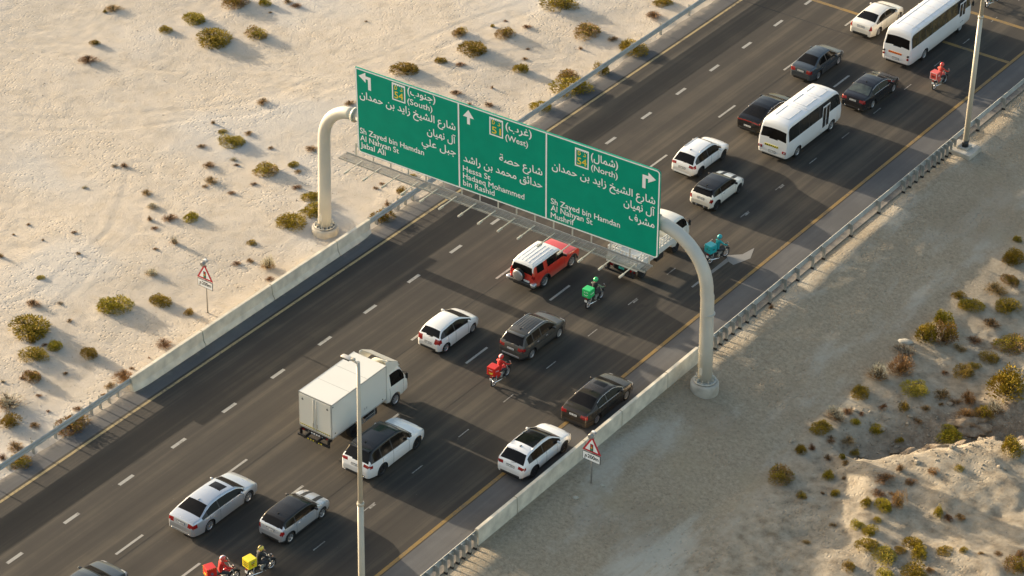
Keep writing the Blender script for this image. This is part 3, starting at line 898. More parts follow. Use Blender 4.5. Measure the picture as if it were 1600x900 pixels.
for px_, zz in ((-6.99, 2.6), (18.52, 2.4)):
    MB().box((px_ - GX, -0.375, 1.15), (0.20, 0.05, 0.42), GPAINT, bev=0.02).build('access_hatch', None, gan)
    for k in range(10):
        a = 2 * math.pi * k / 10
        MB().box((px_ - GX - (0.03 if px_ < 0 else -0.05) + 0.46 * math.cos(a), 0.46 * math.sin(a), 0.60), (0.18, 0.02, 0.20), GPAINT, rot=(0, 0, a)).build('gusset', None, gan)
for xx, zz in ((-4.67, 8.425), (15.13, 8.90)):
    MB().tube([(xx - GX - .06, 0, zz), (xx - GX + .06, 0, zz)], 0.43, GPAINT, n=24).build('flange', None, gan)
for px in (-7.02, 18.58):
    b = MB()
    b.lathe([(0.76, -1.2), (0.76, 0.26), (0.74, 0.34), (0.68, 0.42)], (px - GX, 0, 0), 'z', CONCD, 36)
    pb = b.build('plinth', None, gan)
    k = MB()
    for i in range(14):
        a = 2 * math.pi * i / 14
        k.tube([(px - GX + 0.53 * math.cos(a), 0.53 * math.sin(a), 0.40), (px - GX + 0.53 * math.cos(a), 0.53 * math.sin(a), 0.56)], 0.055, BLACK if px < 0 else STEEL, n=6)
    k.build('anchor_bolts', None, pb)

# ------------------------------------------------------------------ walkway under the sign, with lamp brackets
GRATE = mat('walkway_steel', (0.42, 0.42, 0.39), 0.5, 0.5, vary=0.12, scale=3)
walk = empty('sign_walkway', (-4.55, 101.80, 6.52))
walk.rotation_euler = (0, 0, 0.020)
tag(walk, 'narrow grey steel maintenance walkway hanging under the green sign', 'walkway')
WL = 19.9
f = MB()
for yy in (-0.36, 0.36): f.box((WL / 2, yy, 0), (WL, 0.035, 0.10), GRATE)
f.build('side_beams', None, walk)
g_ = MB()
for k in range(9): g_.box((WL / 2, -0.32 + 0.08 * k, 0.02), (WL, 0.012, 0.03), GRATE)
for k in range(int(WL / 0.25)): g_.box((0.12 + 0.25 * k, 0, 0.012), (0.010, 0.68, 0.018), GRATE)
g_.build('grating', None, walk)
for k in range(17):
    xx = 0.55 + 1.19 * k
    MB().box((xx, 0.50, 0.33), (0.07, 0.05, 0.75), GPAINT).box((xx, 0.42, -0.03), (0.05, 0.2, 0.05), GPAINT).build('hanger', None, walk)
for k in range(15):
    xx = 1.35 + 1.27 * k
    bb = MB().box((xx, -0.75, 0.07), (0.045, 1.5, 0.05), GPAINT).build('lamp_bracket', None, walk)
    MB().box((xx, -1.42, 0.05), (0.10, 0.42, 0.10), GPAINT, bev=0.015).build('lamp_housing', None, bb)

# ------------------------------------------------------------------ the green sign
SGREEN = mat('sign_green', (0.0, 0.30, 0.195), 0.6, vary=0.05, scale=1.2, spec=0.15)
SWHITE = mat('sign_white', (0.90, 0.91, 0.90), 0.5, vary=0.03)
SYEL = mat('sign_yellow', (0.80, 0.62, 0.05), 0.5, vary=0.03)
SBACK = mat('sign_back', (0.38, 0.39, 0.38), 0.5, 0.5)
SW, SH = 19.144, 5.324
sign = bpy.data.objects.new('road_sign', None); COL.objects.link(sign)
sign.location = (-3.562, 101.95, 7.014)
tag(sign, 'huge green overhead direction sign of three panels lettered in Arabic and English', 'road sign')
_uu = Vector((math.cos(.036), math.sin(.036), 0)); _nn = Vector((math.sin(.036), -math.cos(.036), 0))
_vv = Vector((0, 0, math.cos(.036))) + _nn * math.sin(.036)
_ww = _uu.cross(_vv)          # points at the camera side
sign.rotation_mode = 'QUATERNION'
sign.rotation_quaternion = Matrix((_uu, _vv, _ww)).transposed().to_quaternion()
# local frame of the sign: x right, y up, z towards the drivers

def shape(s):
    out = []; N = len(s)
    tab = _forms
    jl = lambda c: c in tab and ('initial' in tab[c] or 'medial' in tab[c])
    jr = lambda c: c in tab and ('final' in tab[c])
    for i, c in enumerate(s):
        if c not in tab: out.append(c); continue
        prev = i > 0 and jl(s[i - 1]) and jr(c)
        nxt = i < N - 1 and jl(c) and jr(s[i + 1])
        k = 'medial' if prev and nxt else 'final' if prev else 'initial' if nxt else 'isolated'
        out.append(tab[c].get(k, c))
    return ''.join({'(': ')', ')': '('}.get(c, c) for c in reversed(out))
_forms = {}
for cp in range(0xFE80, 0xFEF5):
    d = unicodedata.decomposition(chr(cp)).split()
    if len(d) == 2: _forms.setdefault(chr(int(d[1], 16)), {})[d[0].strip('<>')] = chr(cp)

def text_mesh(body, name, m, parent, x, y, z, w=None, h=None, align='LEFT', rot=None, thick=0.0, loc=None, bold=0.0, size=1.0):
    """flat lettering as a mesh, fitted to width w (and to glyph height by size)"""
    c = bpy.data.curves.new(name, 'FONT')
    c.body = body; c.size = size; c.fill_mode = 'FRONT'; c.resolution_u = 3
    t = bpy.data.objects.new(name, c); COL.objects.link(t)
    bpy.context.view_layer.update()
    me = bpy.data.meshes.new_from_object(t.evaluated_get(bpy.context.evaluated_depsgraph_get()))
    bpy.data.objects.remove(t); bpy.data.curves.remove(c)
    co = np.empty(len(me.vertices) * 3, np.float32); me.vertices.foreach_get('co', co); co = co.reshape(-1, 3)
    x0, x1 = co[:, 0].min(), co[:, 0].max()
    s = (w / (x1 - x0)) if w else 1.0
    co[:, 0] = (co[:, 0] - x0) * s
    if align == 'RIGHT': co[:, 0] -= (x1 - x0) * s
    if align == 'CENTER': co[:, 0] -= (x1 - x0) * s / 2
    if h:
        co[:, 1] *= h
    me.vertices.foreach_set('co', co.ravel().astype(np.float32)); me.update()
    if bold > 0:      # heavier strokes: the same outline laid down again, a hair to each side
        b2 = bmesh.new(); b2.from_mesh(me)
        for k_, (dx_, dy_) in enumerate(((bold, 0), (0, bold))):
            g2 = bmesh.ops.duplicate(b2, geom=[f for f in b2.faces if not f.tag])
            for e_ in g2['geom']:
                if isinstance(e_, bmesh.types.BMVert): e_.co += Vector((dx_, dy_, 0.0008 * (k_ + 1)))
                elif isinstance(e_, bmesh.types.BMFace): e_.tag = True
        b2.to_mesh(me); b2.free()
    me.materials.clear(); me.materials.append(m)
    me.name = name
    o = bpy.data.objects.new(name, me); COL.objects.link(o)
    o.parent = parent; o.location = (x, y, z)
    if rot: o.rotation_euler = rot
    return o

def poly(mb, pts, z, m):
    mb.face([(x, y, z) for x, y in pts], m)
def bar(mb, x0, y0, x1, y1, z, m): poly(mb, [(x0, y0), (x1, y0), (x1, y1), (x0, y1)], z, m)

div = [0.0, 6.74, 12.27, SW]
panels = []
for i in range(3):
    a, b = div[i], div[i + 1]
    p_ = MB()
    # rounded outer corners
    r = 0.22
    def corner(cx, cy, a0): return [(cx + r * math.cos(a0 + k * math.pi / 12), cy + r * math.sin(a0 + k * math.pi / 12)) for k in range(7)]
    pts = []
    pts += corner(a + r, r, math.pi) if i == 0 else [(a, 0)]
    pts += corner(b - r, r, 1.5 * math.pi) if i == 2 else [(b, 0)]
    pts += corner(b - r, SH - r, 0) if i == 2 else [(b, SH)]
    pts += [(a, SH)]
    p_.prism([(x, y, -0.09) for x, y in pts], (0, 0, 0.09), SGREEN)
    po = p_.build('sign_panel', None, sign)
    panels.append(po)
    e = MB(); t = 0.075
    # white border following the outline
    inset = []
    for (x, y) in pts:
        cx, cy = min(max(x, a + 0.25), b - 0.25), min(max(y, 0.25), SH - 0.25)
        inset.append((x, y))
    bar(e, a + (0.2 if i == 0 else 0), 0.012, b - (0.2 if i == 2 else 0), 0.012 + t, 0.004, SWHITE)
    bar(e, a + (0.03 if i == 0 else 0), SH - 0.012 - t, b - (0.2 if i == 2 else 0), SH - 0.012, 0.004, SWHITE)
    if i == 0: bar(e, 0.012, 0.2, 0.012 + t, SH - 0.03, 0.0045, SWHITE)
    else: bar(e, a - 0.045, 0.02, a + 0.045, SH - 0.02, 0.0065, SWHITE)
    if i == 2: bar(e, b - 0.012 - t, 0.2, b - 0.012, SH - 0.2, 0.0045, SWHITE)
    for (cx, cy, a0, ok) in ((a + r, r, math.pi, i == 0), (b - r, r, 1.5 * math.pi, i == 2), (b - r, SH - r, 0, i == 2)):
        if not ok: continue
        for k in range(6):
            a1, a2 = a0 + k * math.pi / 12, a0 + (k + 1) * math.pi / 12
            e.face([(cx + q_ * math.cos(w_), cy + q_ * math.sin(w_), 0.0055) for q_, w_ in ((r - 0.012, a1), (r - 0.012, a2), (r - 0.012 - t, a2), (r - 0.012 - t, a1))], SWHITE)
    e.build('border', None, po, fixn=False)
def arrow(mb, cx, cy, kind):
    z = 0.006
    if kind == 'up':
        poly(mb, [(cx - .09, cy), (cx + .09, cy), (cx + .09, cy + .5), (cx - .09, cy + .5)], z, SWHITE)
        poly(mb, [(cx - .35, cy + .42), (cx + .35, cy + .42), (cx, cy + .88)], z + .001, SWHITE)
        return
    s = -1 if kind == 'left' else 1
    F = lambda pts: [(cx + s * x, cy + y) for x, y in (pts if s > 0 else pts[::-1])]
    poly(mb, F([(0, 0), (.19, 0), (.19, .62), (0, .80)]), z, SWHITE)
    poly(mb, F([(0, .80), (.19, .62), (.42, .62), (.42, .80)]), z, SWHITE)
    poly(mb, F([(.34, .40), (.80, .71), (.34, 1.02)]), z + .001, SWHITE)
def shield(i, x0, y0, x1, y1, digits):
    e = MB(); z = 0.006; t = 0.075
    bar(e, x0, y0, x1, y0 + t, z, SWHITE); bar(e, x0, y0 + t, x0 + t, y1, z, SWHITE); bar(e, x1 - t, y0 + t, x1, y1, z, SWHITE)
    n = 6
    bar(e, x0 + t, y1 - t, x1 - t, y1, z, SWHITE)
    for k in range(n):
        xa = x0 + t + (x1 - x0 - 2 * t) * k / n; xb = x0 + t + (x1 - x0 - 2 * t) * (k + 1) / n
        poly(e, [(xa, y1 - t), ((xa + xb) / 2, y1 - t - 0.08), (xb, y1 - t)][::-1], z, SWHITE)
    so = e.build('route_shield', None, panels[i], fixn=False)
    text_mesh('D', 'route_letter', SYEL, panels[i], x0 + 0.17, y1 - 0.40, 0.007, w=0.16, h=0.34, bold=0.015)
    text_mesh(shape('د'), 'route_letter', SYEL, panels[i], x1 - 0.34, y1 - 0.40, 0.007, w=0.15, h=0.40, bold=0.015)
    text_mesh(digits, 'route_number', SYEL, panels[i], (x0 + x1) / 2, y0 + 0.15, 0.007, w=0.56, h=0.58, align='CENTER', bold=0.014)
LAT, AR = 0.50, 0.62
def lat(i, s, x, y, w): text_mesh(s, 'lettering', SWHITE, panels[i], x, y, 0.007, w=w, h=LAT, bold=0.011)
def ara(i, s, x, y, w, h=AR): text_mesh(shape(s), 'arabic_lettering', SWHITE, panels[i], x, y, 0.007, w=w, h=h, align='RIGHT', bold=0.016)
for i, kind, cx, cy in ((0, 'left', 1.03, 4.16), (1, 'up', 7.38, 4.18), (2, 'right', 18.10, 4.00)):
    e = MB(); arrow(e, cx, cy, kind); e.build('direction_arrow', None, panels[i], fixn=False)
shield(0, 2.43, 4.10, 3.30, 5.17, '54'); shield(1, 8.71, 4.02, 9.57, 5.11, '51'); shield(2, 14.03, 3.93, 14.87, 5.03, '54')
ara(0, '(جنوب)', 5.25, 4.78, 1.80); lat(0, '(South)', 3.43, 4.17, 1.62)
ara(0, 'شارع الشيخ زايد بن حمدان', 6.52, 3.52, 6.28)
ara(0, 'آل نهيان', 6.52, 2.69, 1.85); ara(0, 'جبل علي', 6.52, 1.95, 2.22)
lat(0, 'Sh Zayed bin Hamdan', 0.18, 1.26, 4.25); lat(0, 'Al Nahyan St', 0.18, 0.80, 2.58); lat(0, 'Jabal Ali', 0.18, 0.36, 1.68)
ara(1, '(غرب)', 11.35, 4.68, 1.62); lat(1, '(West)', 9.72, 4.03, 1.40)
ara(1, 'شارع حصة', 12.02, 2.60, 2.70); ara(1, 'حدائق محمد بن راشد', 12.02, 1.80, 5.0)
lat(1, 'Hessa St', 6.98, 1.17, 1.76); lat(1, 'Hadaeq Mohammed', 6.98, 0.72, 3.92); lat(1, 'bin Rashid', 6.98, 0.28, 2.02)
ara(2, '(شمال)', 16.62, 4.60, 1.62); lat(2, '(North)', 15.02, 3.99, 1.60)
ara(2, 'شارع الشيخ زايد بن حمدان', 18.88, 3.24, 6.26)
ara(2, 'آل نهيان', 18.88, 2.54, 1.86); ara(2, 'مشرف', 18.88, 1.80, 1.52)
lat(2, 'Sh Zayed bin Hamdan', 12.57, 1.08, 4.25); lat(2, 'Al Nahyan St', 12.57, 0.66, 2.58); lat(2, 'Mushrif', 12.57, 0.21, 1.44)
# back stiffeners that carry the panels on the beam
bk = MB()
for k in range(15): bk.box((0.7 + 1.27 * k, SH / 2, -0.14), (0.08, SH - 0.3, 0.10), SBACK)
for k in range(5): bk.box((2 + 3.8 * k, SH / 2 - 0.5, -0.30), (0.14, 0.5, 0.24), SBACK)
bk.build('back_frame', None, sign)

# ================================================================== warning signs
SRED = mat('sign_red', (0.50, 0.02, 0.03), 0.45, vary=0.05)
SBLK = mat('sign_black', (0.015, 0.015, 0.015), 0.5)
SAMB = mat('sign_amber', (0.75, 0.33, 0.02), 0.5); SGRN = mat('sign_signal_green', (0.02, 0.30, 0.16), 0.5)
POLEG = mat('pole_grey', (0.30, 0.29, 0.27), 0.5, 0.3, vary=0.15)
def warning_sign(x, y, dz, label):
    z0 = gz(x, y) - 0.05
    r = empty('warning_sign', (x, y, z0)); tag(r, label, 'road sign', None)
    MB().tube([(0, 0.05, -0.2), (0, 0.05, 2.75 + dz)], 0.042, POLEG, n=10).build('pole', None, r)
    t = MB(); yy = -0.03
    zb = 1.98 + dz; w = 1.12; h = 0.98
    def tri(k, y_, m_):
        cx, cz = 0, zb + h / 3
        t.prism([(cx + (-w / 2) * k, y_, cz - h / 3 * k), (cx + w / 2 * k, y_, cz - h / 3 * k), (cx, y_, cz + 2 * h / 3 * k)], (0, 0.02 if k == 1 else 0.004, 0), m_)
    tri(1.0, yy, SRED); tri(0.70, yy - 0.008, SWHITE)
    tp = t.build('triangle_plate', None, r)
    s = MB()
    s.box((0, yy - 0.014, zb + 0.30), (0.17, 0.008, 0.42), SBLK, bev=0.0)
    for dz_, mm in ((0.13, SRED), (0.0, SAMB), (-0.13, SGRN)):
        s.lathe([(0.058, -0.004), (0.058, 0.0)], (0, yy - 0.020, zb + 0.30 + dz_), 'y', mm, 14)
    s.build('signal_symbol', None, tp)
    p = MB()
    p.box((0, yy + 0.006, 1.68 + dz), (1.06, 0.02, 0.48), SBLK, bev=0.0)
    p.box((0, yy - 0.008, 1.68 + dz), (1.0, 0.012, 0.42), SWHITE)
    pp = p.build('distance_plate', None, r)
    text_mesh('200m', 'lettering', SBLK, pp, -0.20, yy - 0.017, 1.58 + dz, w=0.62, h=0.36, rot=(math.pi / 2, 0, 0), bold=0.02) if False else None
    for body, xx, ww, hh in (('200m', -0.22, 0.64, 0.30), (shape('م'), -0.40, 0.13, 0.34)):
        text_mesh(body, 'lettering', SBLK, pp, xx, yy - 0.017, 1.60 + dz, w=ww, h=hh, rot=(math.pi / 2, 0, 0), bold=0.015)
    b = MB()
    b.box((0, 0.05, 2.80 + dz), (0.10, 0.10, 0.12), POLEG)
    b.lathe([(0.12, -0.16), (0.15, -0.05), (0.13, 0.02), (0.05, 0.12)], (-0.05, -0.02, 2.98 + dz), 'y', POLEG, 16)
    b.box((0.0, 0.08, 3.10 + dz), (0.30, 0.22, 0.035), POLEG, rot=(R(18), 0, 0), bev=0.008)
    b.box((0.0, 0.08, 3.17 + dz), (0.16, 0.12, 0.10), WHITEP, rot=(R(18), 0, 0), bev=0.02)
    b.build('flashing_beacon', None, r)
    return r
warning_sign(-6.79, 92.68, 0.26, 'triangular traffic signal warning sign with a beacon, standing on the pale sand')
warning_sign(18.49, 92.69, 0.0, 'triangular traffic signal warning sign with a beacon, standing on the grey gravel')

# ================================================================== street lamps
LAMPP = mat('lamp_post_paint', (0.50, 0.46, 0.37), 0.45, 0.1, vary=0.08, scale=1.0)
def lamp(x, y, label, plinth=True):
    z0 = gz(x, y) + 0.03
    r = empty('street_lamp', (x, y, z0)); tag(r, label, 'street lamp')
    c = MB()
    c.box((-0.05, 0.0, 0.05), (1.55, 1.5, 0.34), CONCD, bev=0.03)
    c.box((-0.05, 0.0, 0.28), (0.7, 0.7, 0.14), CONCD, bev=0.02)
    c.build('plinth', None, r)
    m = MB()
    m.tube([(0, 0, 0.33), (0, 0, 0.75)], 0.20, BLACK, n=12)
    m.tube([(0, 0, 0.7), (0, 0, 9.0 - z0)], [0.17, 0.14], LAMPP, n=12)
    m.tube([(0, 0, 8.98 - z0), (0, 0, 9.13 - z0)], 0.165, LAMPP, n=12)
    m.tube([(0, 0, 9.1 - z0), (0, 0, 16.55 - z0)], [0.115, 0.075], LAMPP, n=12)
    m.build('pole', None, r)
    a = MB()
    a.tube([(0.03, 0, 16.45 - z0), (-0.35, 0, 16.52 - z0)], 0.05, LAMPP, n=10)
    ao = a.build('arm', None, r)
    h = MB()
    h.box((-0.60, 0, 16.55 - z0), (0.62, 0.25, 0.10), mat('lamp_housing', (0.52, 0.50, 0.46), 0.4, 0.3), bev=0.05, taper=0.85)
    h.box((-0.28, 0, 16.58 - z0), (0.20, 0.15, 0.11), LAMPP, bev=0.04)
    hd = h.build('lamp_head', None, r, smooth=40)
    MB().box((-0.64, 0, 16.475 - z0), (0.42, 0.22, 0.03), GLASSG).build('lens', None, hd)
    return r
lamp(18.0, 75.05, 'tall cream lamp post in front of the white box truck and black roofed SUV')
lamp(17.66, 133.73, 'tall cream lamp post on a concrete plinth behind the guardrail at the top right')
# lone blocks of stone on the gravel
STONE = mat('pale_stone', (0.40, 0.37, 0.30), 0.9, vary=0.15, scale=6, bump=0.5, bscale=20)
rd = random.Random(5)
def rock(x, y, s, label, m=STONE, rz=0.4, name='stone'):
    b = MB()
    r_ = bmesh.ops.create_icosphere(b.bm, subdivisions=3 if name == 'stone' else 4, radius=1.0)
    for v in r_['verts']:
        n_ = float(fbm(v.co.x * 1.7 + x, v.co.y * 1.7 + v.co.z * 1.3 + y, 3, 9))
        v.co = Vector((v.co.x * s[0], v.co.y * s[1], v.co.z * s[2])) * (1 + (0.28 if name == 'stone' else 0.75) * n_ + (0 if name == 'stone' else 0.22 * float(fbm(v.co.x * 6 + x, v.co.y * 6 + v.co.z * 5 + y, 3, 12))))
    o = b.build(name, m, None, smooth=50)
    o.location = (x, y, gz(x, y) + s[2] * 0.3); o.rotation_euler = (0, 0, rz)
    tag(o, label, 'stone')
    return o
rock(18.59, 91.24, (0.16, 0.12, 0.10), 'small pale block of stone left of and below the foot of the right warning sign')
rock(18.98, 92.99, (0.12, 0.09, 0.08), 'tiny pale stone just right of the foot of the right warning sign')
rock(24.2, 114.8, (0.42, 0.24, 0.12), 'white boulder on the gravel above the pale feathery bushes')
EARTH = mat('brown_earth', (0.36, 0.26, 0.155), 0.95, vary=.35, scale=2.5, bump=.9, bscale=9)
for (x, y, a, b, c_, rz, lb) in ((29.3, 106.4, 1.3, .55, .5, .9, 'long brown mound of crumbled earth at the left end of the gully'), (30.6, 108.3, 1.25, .7, .6, .8, 'broad brown earth mound in the middle of the gully'),
        (31.9, 109.9, .8, .5, .4, .5, 'smaller brown earth mound toward the right side of the gully'), (33.3, 111.2, .9, .55, .5, .8, 'brown earth mound cut by the right edge of the picture'),
        (30.2, 111.0, 1.1, .7, .5, .7, 'brown earth mound above the gully beside the rusty bushes'), (28.2, 107.3, .7, .4, .3, 1.0, 'low brown earth heap on the upper left rim of the gully')):
    o = rock(x, y, (a, b, c_), lb, GROUND, rz, 'earth_mound'); o.location.z -= c_ * .55
    tag(o, cat='earth mound')

# ================================================================== vehicles
def smooth_interp(pts, step=0.004, sig=0.035):
    xs = np.arange(pts[0][0] - 0.3, pts[-1][0] + 0.3, step)
    v = np.interp(xs, [p[0] for p in pts], [p[1] for p in pts])
    k = np.exp(-0.5 * (np.arange(-25, 26) * step / sig) ** 2); k /= k.sum()
    v2 = np.convolve(np.pad(v, 25, mode='edge'), k, 'valid')
    return lambda y: float(np.interp(y, xs, v2))

def paint(name, col, metal=0.0, rough=0.28, vary=0.03):
    """car paint with a thin uneven film of desert dust low on the body"""
    if name in _mats: return _mats[name]
    g = NT(name)
    tc = g.t.nodes.new('ShaderNodeTexCoord')
    sp = g.n('ShaderNodeSeparateXYZ', [tc.outputs['Object']])
    n = g.noise(0.9, 3, vec=tc.outputs['Object'])
    low = g.math('MULTIPLY', g.step(sp.outputs[2], 0.95, 0.2), 0.45 if max(col) > 0.3 else 0.10)
    d = g.math('ADD', low, g.math('MULTIPLY', g.step(n, 0.40, 0.80), 0.07 if max(col) > 0.3 else 0.015), clamp=True)
    c = g.mix(d, col, (0.34, 0.29, 0.22))
    g.b.inputs['Metallic'].default_value = metal
    g.b.inputs['Coat Weight'].default_value = 0.7 if max(col) > 0.1 else 0.35
    g.b.inputs['Specular IOR Level'].default_value = 0.5 if max(col) > 0.1 else 0.25
    g.b.inputs['Coat Roughness'].default_value = 0.05
    rr = g.math('ADD', g.math('MULTIPLY', d, 0.5), rough)
    g.out(c, rr)
    _mats[name] = g.m
    return g.m

_wheel_cache = {}
def wheel(parent, x, y, Rr, side, rimmat, width=0.21, spokes=10):
    key = (round(Rr, 3), rimmat.name, spokes, round(width, 2))
    w = empty('wheel', (x, y, Rr), parent=parent)
    if side < 0: w.rotation_euler = (0, 0, math.pi)
    if key not in _wheel_cache:
        t = MB()
        h = width / 2
        t.lathe([(Rr * 0.66, -h * 0.8), (Rr * 0.80, -h), (Rr * 0.95, -h * 0.85), (Rr, -h * 0.55), (Rr, h * 0.55), (Rr * 0.95, h * 0.85), (Rr * 0.80, h), (Rr * 0.66, h * 0.8), (Rr * 0.66, -h * 0.8)], (0, 0, 0), 'x', RUBBER, 28, cap=False)
        to = t.build('tyre', None, w)
        r = MB()
        rr = Rr * 0.67
        r.lathe([(rr, -h * 0.7), (rr, h * 0.75), (rr * 0.90, h * 0.80), (rr * 0.86, h * 0.35), (rr * 0.3, h * 0.15)], (0, 0, 0), 'x', rimmat, 28)
        r.lathe([(rr * 0.24, h * 0.1), (rr * 0.22, h * 0.70), (0.0001, h * 0.72)], (0, 0, 0), 'x', rimmat, 12)
        r.lathe([(rr * 0.83, h * 0.37), (0.001, h * 0.37)], (0, 0, 0), 'x', UNDER, 20)
        for k in range(spokes):
            a = 2 * math.pi * k / spokes
            c_ = (h * 0.62, rr * 0.55 * math.cos(a), rr * 0.55 * math.sin(a))
            r.box(c_, (h * 0.16, rr * 0.72, rr * (2.3 / spokes)), rimmat, rot=(a, 0, 0))
        ro = r.build('rim', None, w)
        _wheel_cache[key] = (to.data, ro.data)
    else:
        for nm, me in zip(('tyre', 'rim'), _wheel_cache[key]):
            o = bpy.data.objects.new(nm, me); COL.objects.link(o); o.parent = w
    return w

def loft(root, S):
    """vehicle body lofted along its length; faces are handed out to body, doors, windows, lights"""
    L, W = S['L'], S['W']
    hw = W / 2
    top = smooth_interp(S['top'], sig=S.get('sig', 0.03)); belt = smooth_interp(S['belt'], sig=0.08)
    crown = S.get('crown', 0.05)
    tum = S.get('tumble', 0.42)
    bf = S.get('beltfac', 0.955)
    Rr = S['R']; ra, fa = S['ra'], S['fa']; arch = Rr + S.get('gap', 0.045)
    sill = S.get('sill', 0.21)
    tr, tf, tl = S.get('taper_r', 0.13), S.get('taper_f', 0.18), S.get('tl', 1.05)
    rnd = S.get('round', 0.14)
    def hwid(y):
        e = min(y + L / 2, L / 2 - y)
        k = tr if y < 0 else tf
        w = hw * (1 - k * max(0, 1 - e / tl) ** 2.2)
        if e < rnd: w -= rnd * 0.75 * (1 - math.sqrt(max(0, 1 - (1 - e / rnd) ** 2)))
        return w
    def bottom(y):
        z = sill
        e = min(y + L / 2, L / 2 - y)
        z += 0.07 * max(0, 1 - e / 0.5)
        for a in (ra, fa):
            d = abs(y - a)
            if d < arch: z = max(z, Rr + math.sqrt(arch ** 2 - d ** 2))
        return z
    # stations
    ysamp = np.arange(-L / 2, L / 2 + 1e-6, 0.002)
    tz = [top(y) for y in ysamp]
    st = [-L / 2]; acc = 0; STEP = S.get('step', 0.055)
    for i in range(1, len(ysamp)):
        acc += math.hypot(ysamp[i] - ysamp[i - 1], tz[i] - tz[i - 1])
        if acc >= STEP: st.append(float(ysamp[i])); acc = 0
    st = [y for y in st if y < L / 2 - 0.02] + [L / 2]
    marks = []
    for (a, b) in S.get('doors', []): marks += [a, b]
    for s_ in marks: st += [s_ - 0.009, s_ + 0.009]
    for k in ('ws', 'rw', 'sunroof'):
        if k in S: st += [S[k][0], S[k][1]]
    for (a, b) in S.get('sw', []): st += [a, b]
    for a in (ra, fa): st += [a - arch, a + arch, a - arch + 0.012, a + arch - 0.012]
    st = sorted(set(round(y, 4) for y in st if -L / 2 <= y <= L / 2))
    st2 = [st[0]]
    keep = set(round(m_ + d_, 4) for m_ in marks for d_ in (-0.009, 0.009))
    for y in st[1:]:
        if y - st2[-1] > 0.008 or y in keep: st2.append(y)
    st = st2
    FR = [0, .16, .42, .68, .88, 1.0]
    def section(y):
        w = hwid(y); zt = top(y); zb = bottom(y)
        zl = min(belt(y), zt - crown - 0.02)
        zb = min(zb, zl - 0.05)
        flare = 0
        for a in (ra, fa):
            d = abs(y - a)
            if d < arch + 0.25: flare = max(flare, 0.02 * (1 - max(0, d - arch) / 0.25))
        pts = []
        zmid = S.get('zmid', 0.58)
        for f_ in FR:
            z = zb + (zl - zb) * f_
            q_ = (z - zmid) / 0.55
            x = w * (1 - (0.055 if q_ < 0 else (1 - bf) * 1.0 / max(0.2, ((belt(y) - zmid) / 0.55) ** 2)) * q_ * q_) + (flare if f_ < 0.8 else 0)
            if zl < belt(y) - 0.03 and f_ > 0.8: x = min(x, w * (0.985 if f_ < 0.95 else 0.962))
            pts.append((x, z))
        h = zt - crown - zl
        xb = pts[-1][0]
        wr = lambda f_: xb - 0.012 - tum * h * f_ - 0.03 * f_ * f_ * min(1, h / 0.3)
        pts.append((wr(0.05), zl + h * 0.05 + 0.004))
        pts.append((wr(0.86), zl + h * 0.86))
        e = wr(1.0) - 0.02 * min(1, h / 0.3)
        pts.append((e, zl + h))
        for f_ in (0.92, 0.62, 0.31, 0.0):
            pts.append((e * f_, zt - crown * f_ ** 2.2 * (1.0 if f_ < .9 else 0.85)))
        return pts, h
    secs = [section(y) for y in st]
    n = len(secs[0][0])
    V = []
    for y, (p, h) in zip(st, secs):
        for (x, z) in p: V.append((x, y, z))
        for (x, z) in p[:-1]: V.append((-x, y, z))
    stride = 2 * n - 1
    def vi(i, j, side):
        if side > 0 or j == n - 1: return i * stride + j
        return i * stride + n + j
    body_m = S['paint']
    groups = {}
    def put(key, face): groups.setdefault(key, []).append(face)
    roofm = S.get('roof')
    for i in range(len(st) - 1):
        ya, yb = st[i], st[i + 1]; yc = (ya + yb) / 2
        h = (secs[i][1] + secs[i + 1][1]) / 2
        hmin = S.get('hmin', 0.13)
        for side in (1, -1):
            for j in range(n - 1):
                a, b, c, d = vi(i, j, side), vi(i, j + 1, side), vi(i + 1, j + 1, side), vi(i + 1, j, side)
                f = (a, d, c, b) if side > 0 else (a, b, c, d)
                zc = sum(V[k][2] for k in f) / 4
                xc = abs(sum(V[k][0] for k in f) / 4)
                key = ('body', body_m, 0)
                seam = any(abs(yc - s_) < 0.0095 for s_ in marks)
                if j <= 4:
                    if j == 0 and S.get('clad'): key = ('body', BLACK, 0)
                    elif seam and j <= 4 and S.get('seams', True): key = ('body', BLACK, 0)
                    else:
                        for di, (da, db) in enumerate(S.get('doors', [])):
                            if da < yc < db: key = ('door', body_m, (side, di))
                elif j in (5, 6, 7):
                    if h > hmin and S['glass'][0] < yc < S['glass'][1]:
                        if j == 6:
                            hit = None
                            for wi, (wa, wb) in enumerate(S['sw']):
                                if wa < yc < wb: hit = wi
                            if hit is not None: key = ('side_window', S.get('glassm', GLASS), (side, hit))
                            else: key = ('body', S.get('pillar', BLACK), 0)
                        elif j == 5: key = ('body', S.get('trim', BLACK), 0)
                        elif roofm: key = ('roof', roofm, 0)
                    elif roofm and j == 7 and h > hmin: key = ('roof', roofm, 0)
                if j >= 8:
                    if 'ws' in S and S['ws'][0] < yc < S['ws'][1]:
                        if j >= 9: key = ('windshield', GLASS if 'wsm' not in S else S['wsm'], 0)
                        elif roofm: key = ('roof', roofm, 0)
                    elif 'rw' in S and S['rw'][0] < yc < S['rw'][1] and S.get('rwz', (0, 9))[0] < zc < S.get('rwz', (0, 9))[1]:
                        if j >= 9: key = ('rear_window', S.get('rwm', GLASS), 0)
                        elif roofm and h > hmin: key = ('roof', roofm, 0)
                    elif 'sunroof' in S and S['sunroof'][0] < yc < S['sunroof'][1] and xc < S['sunroof'][2]:
                        key = ('sunroof', GLASS, 0)
                    elif h > hmin and roofm: key = ('roof', roofm, 0)
                    if 'stripe' in S and yc > S['stripe'] and j == 10: key = ('hood_stripe', BLACK, side)
                # lights
                T = S.get('tail')
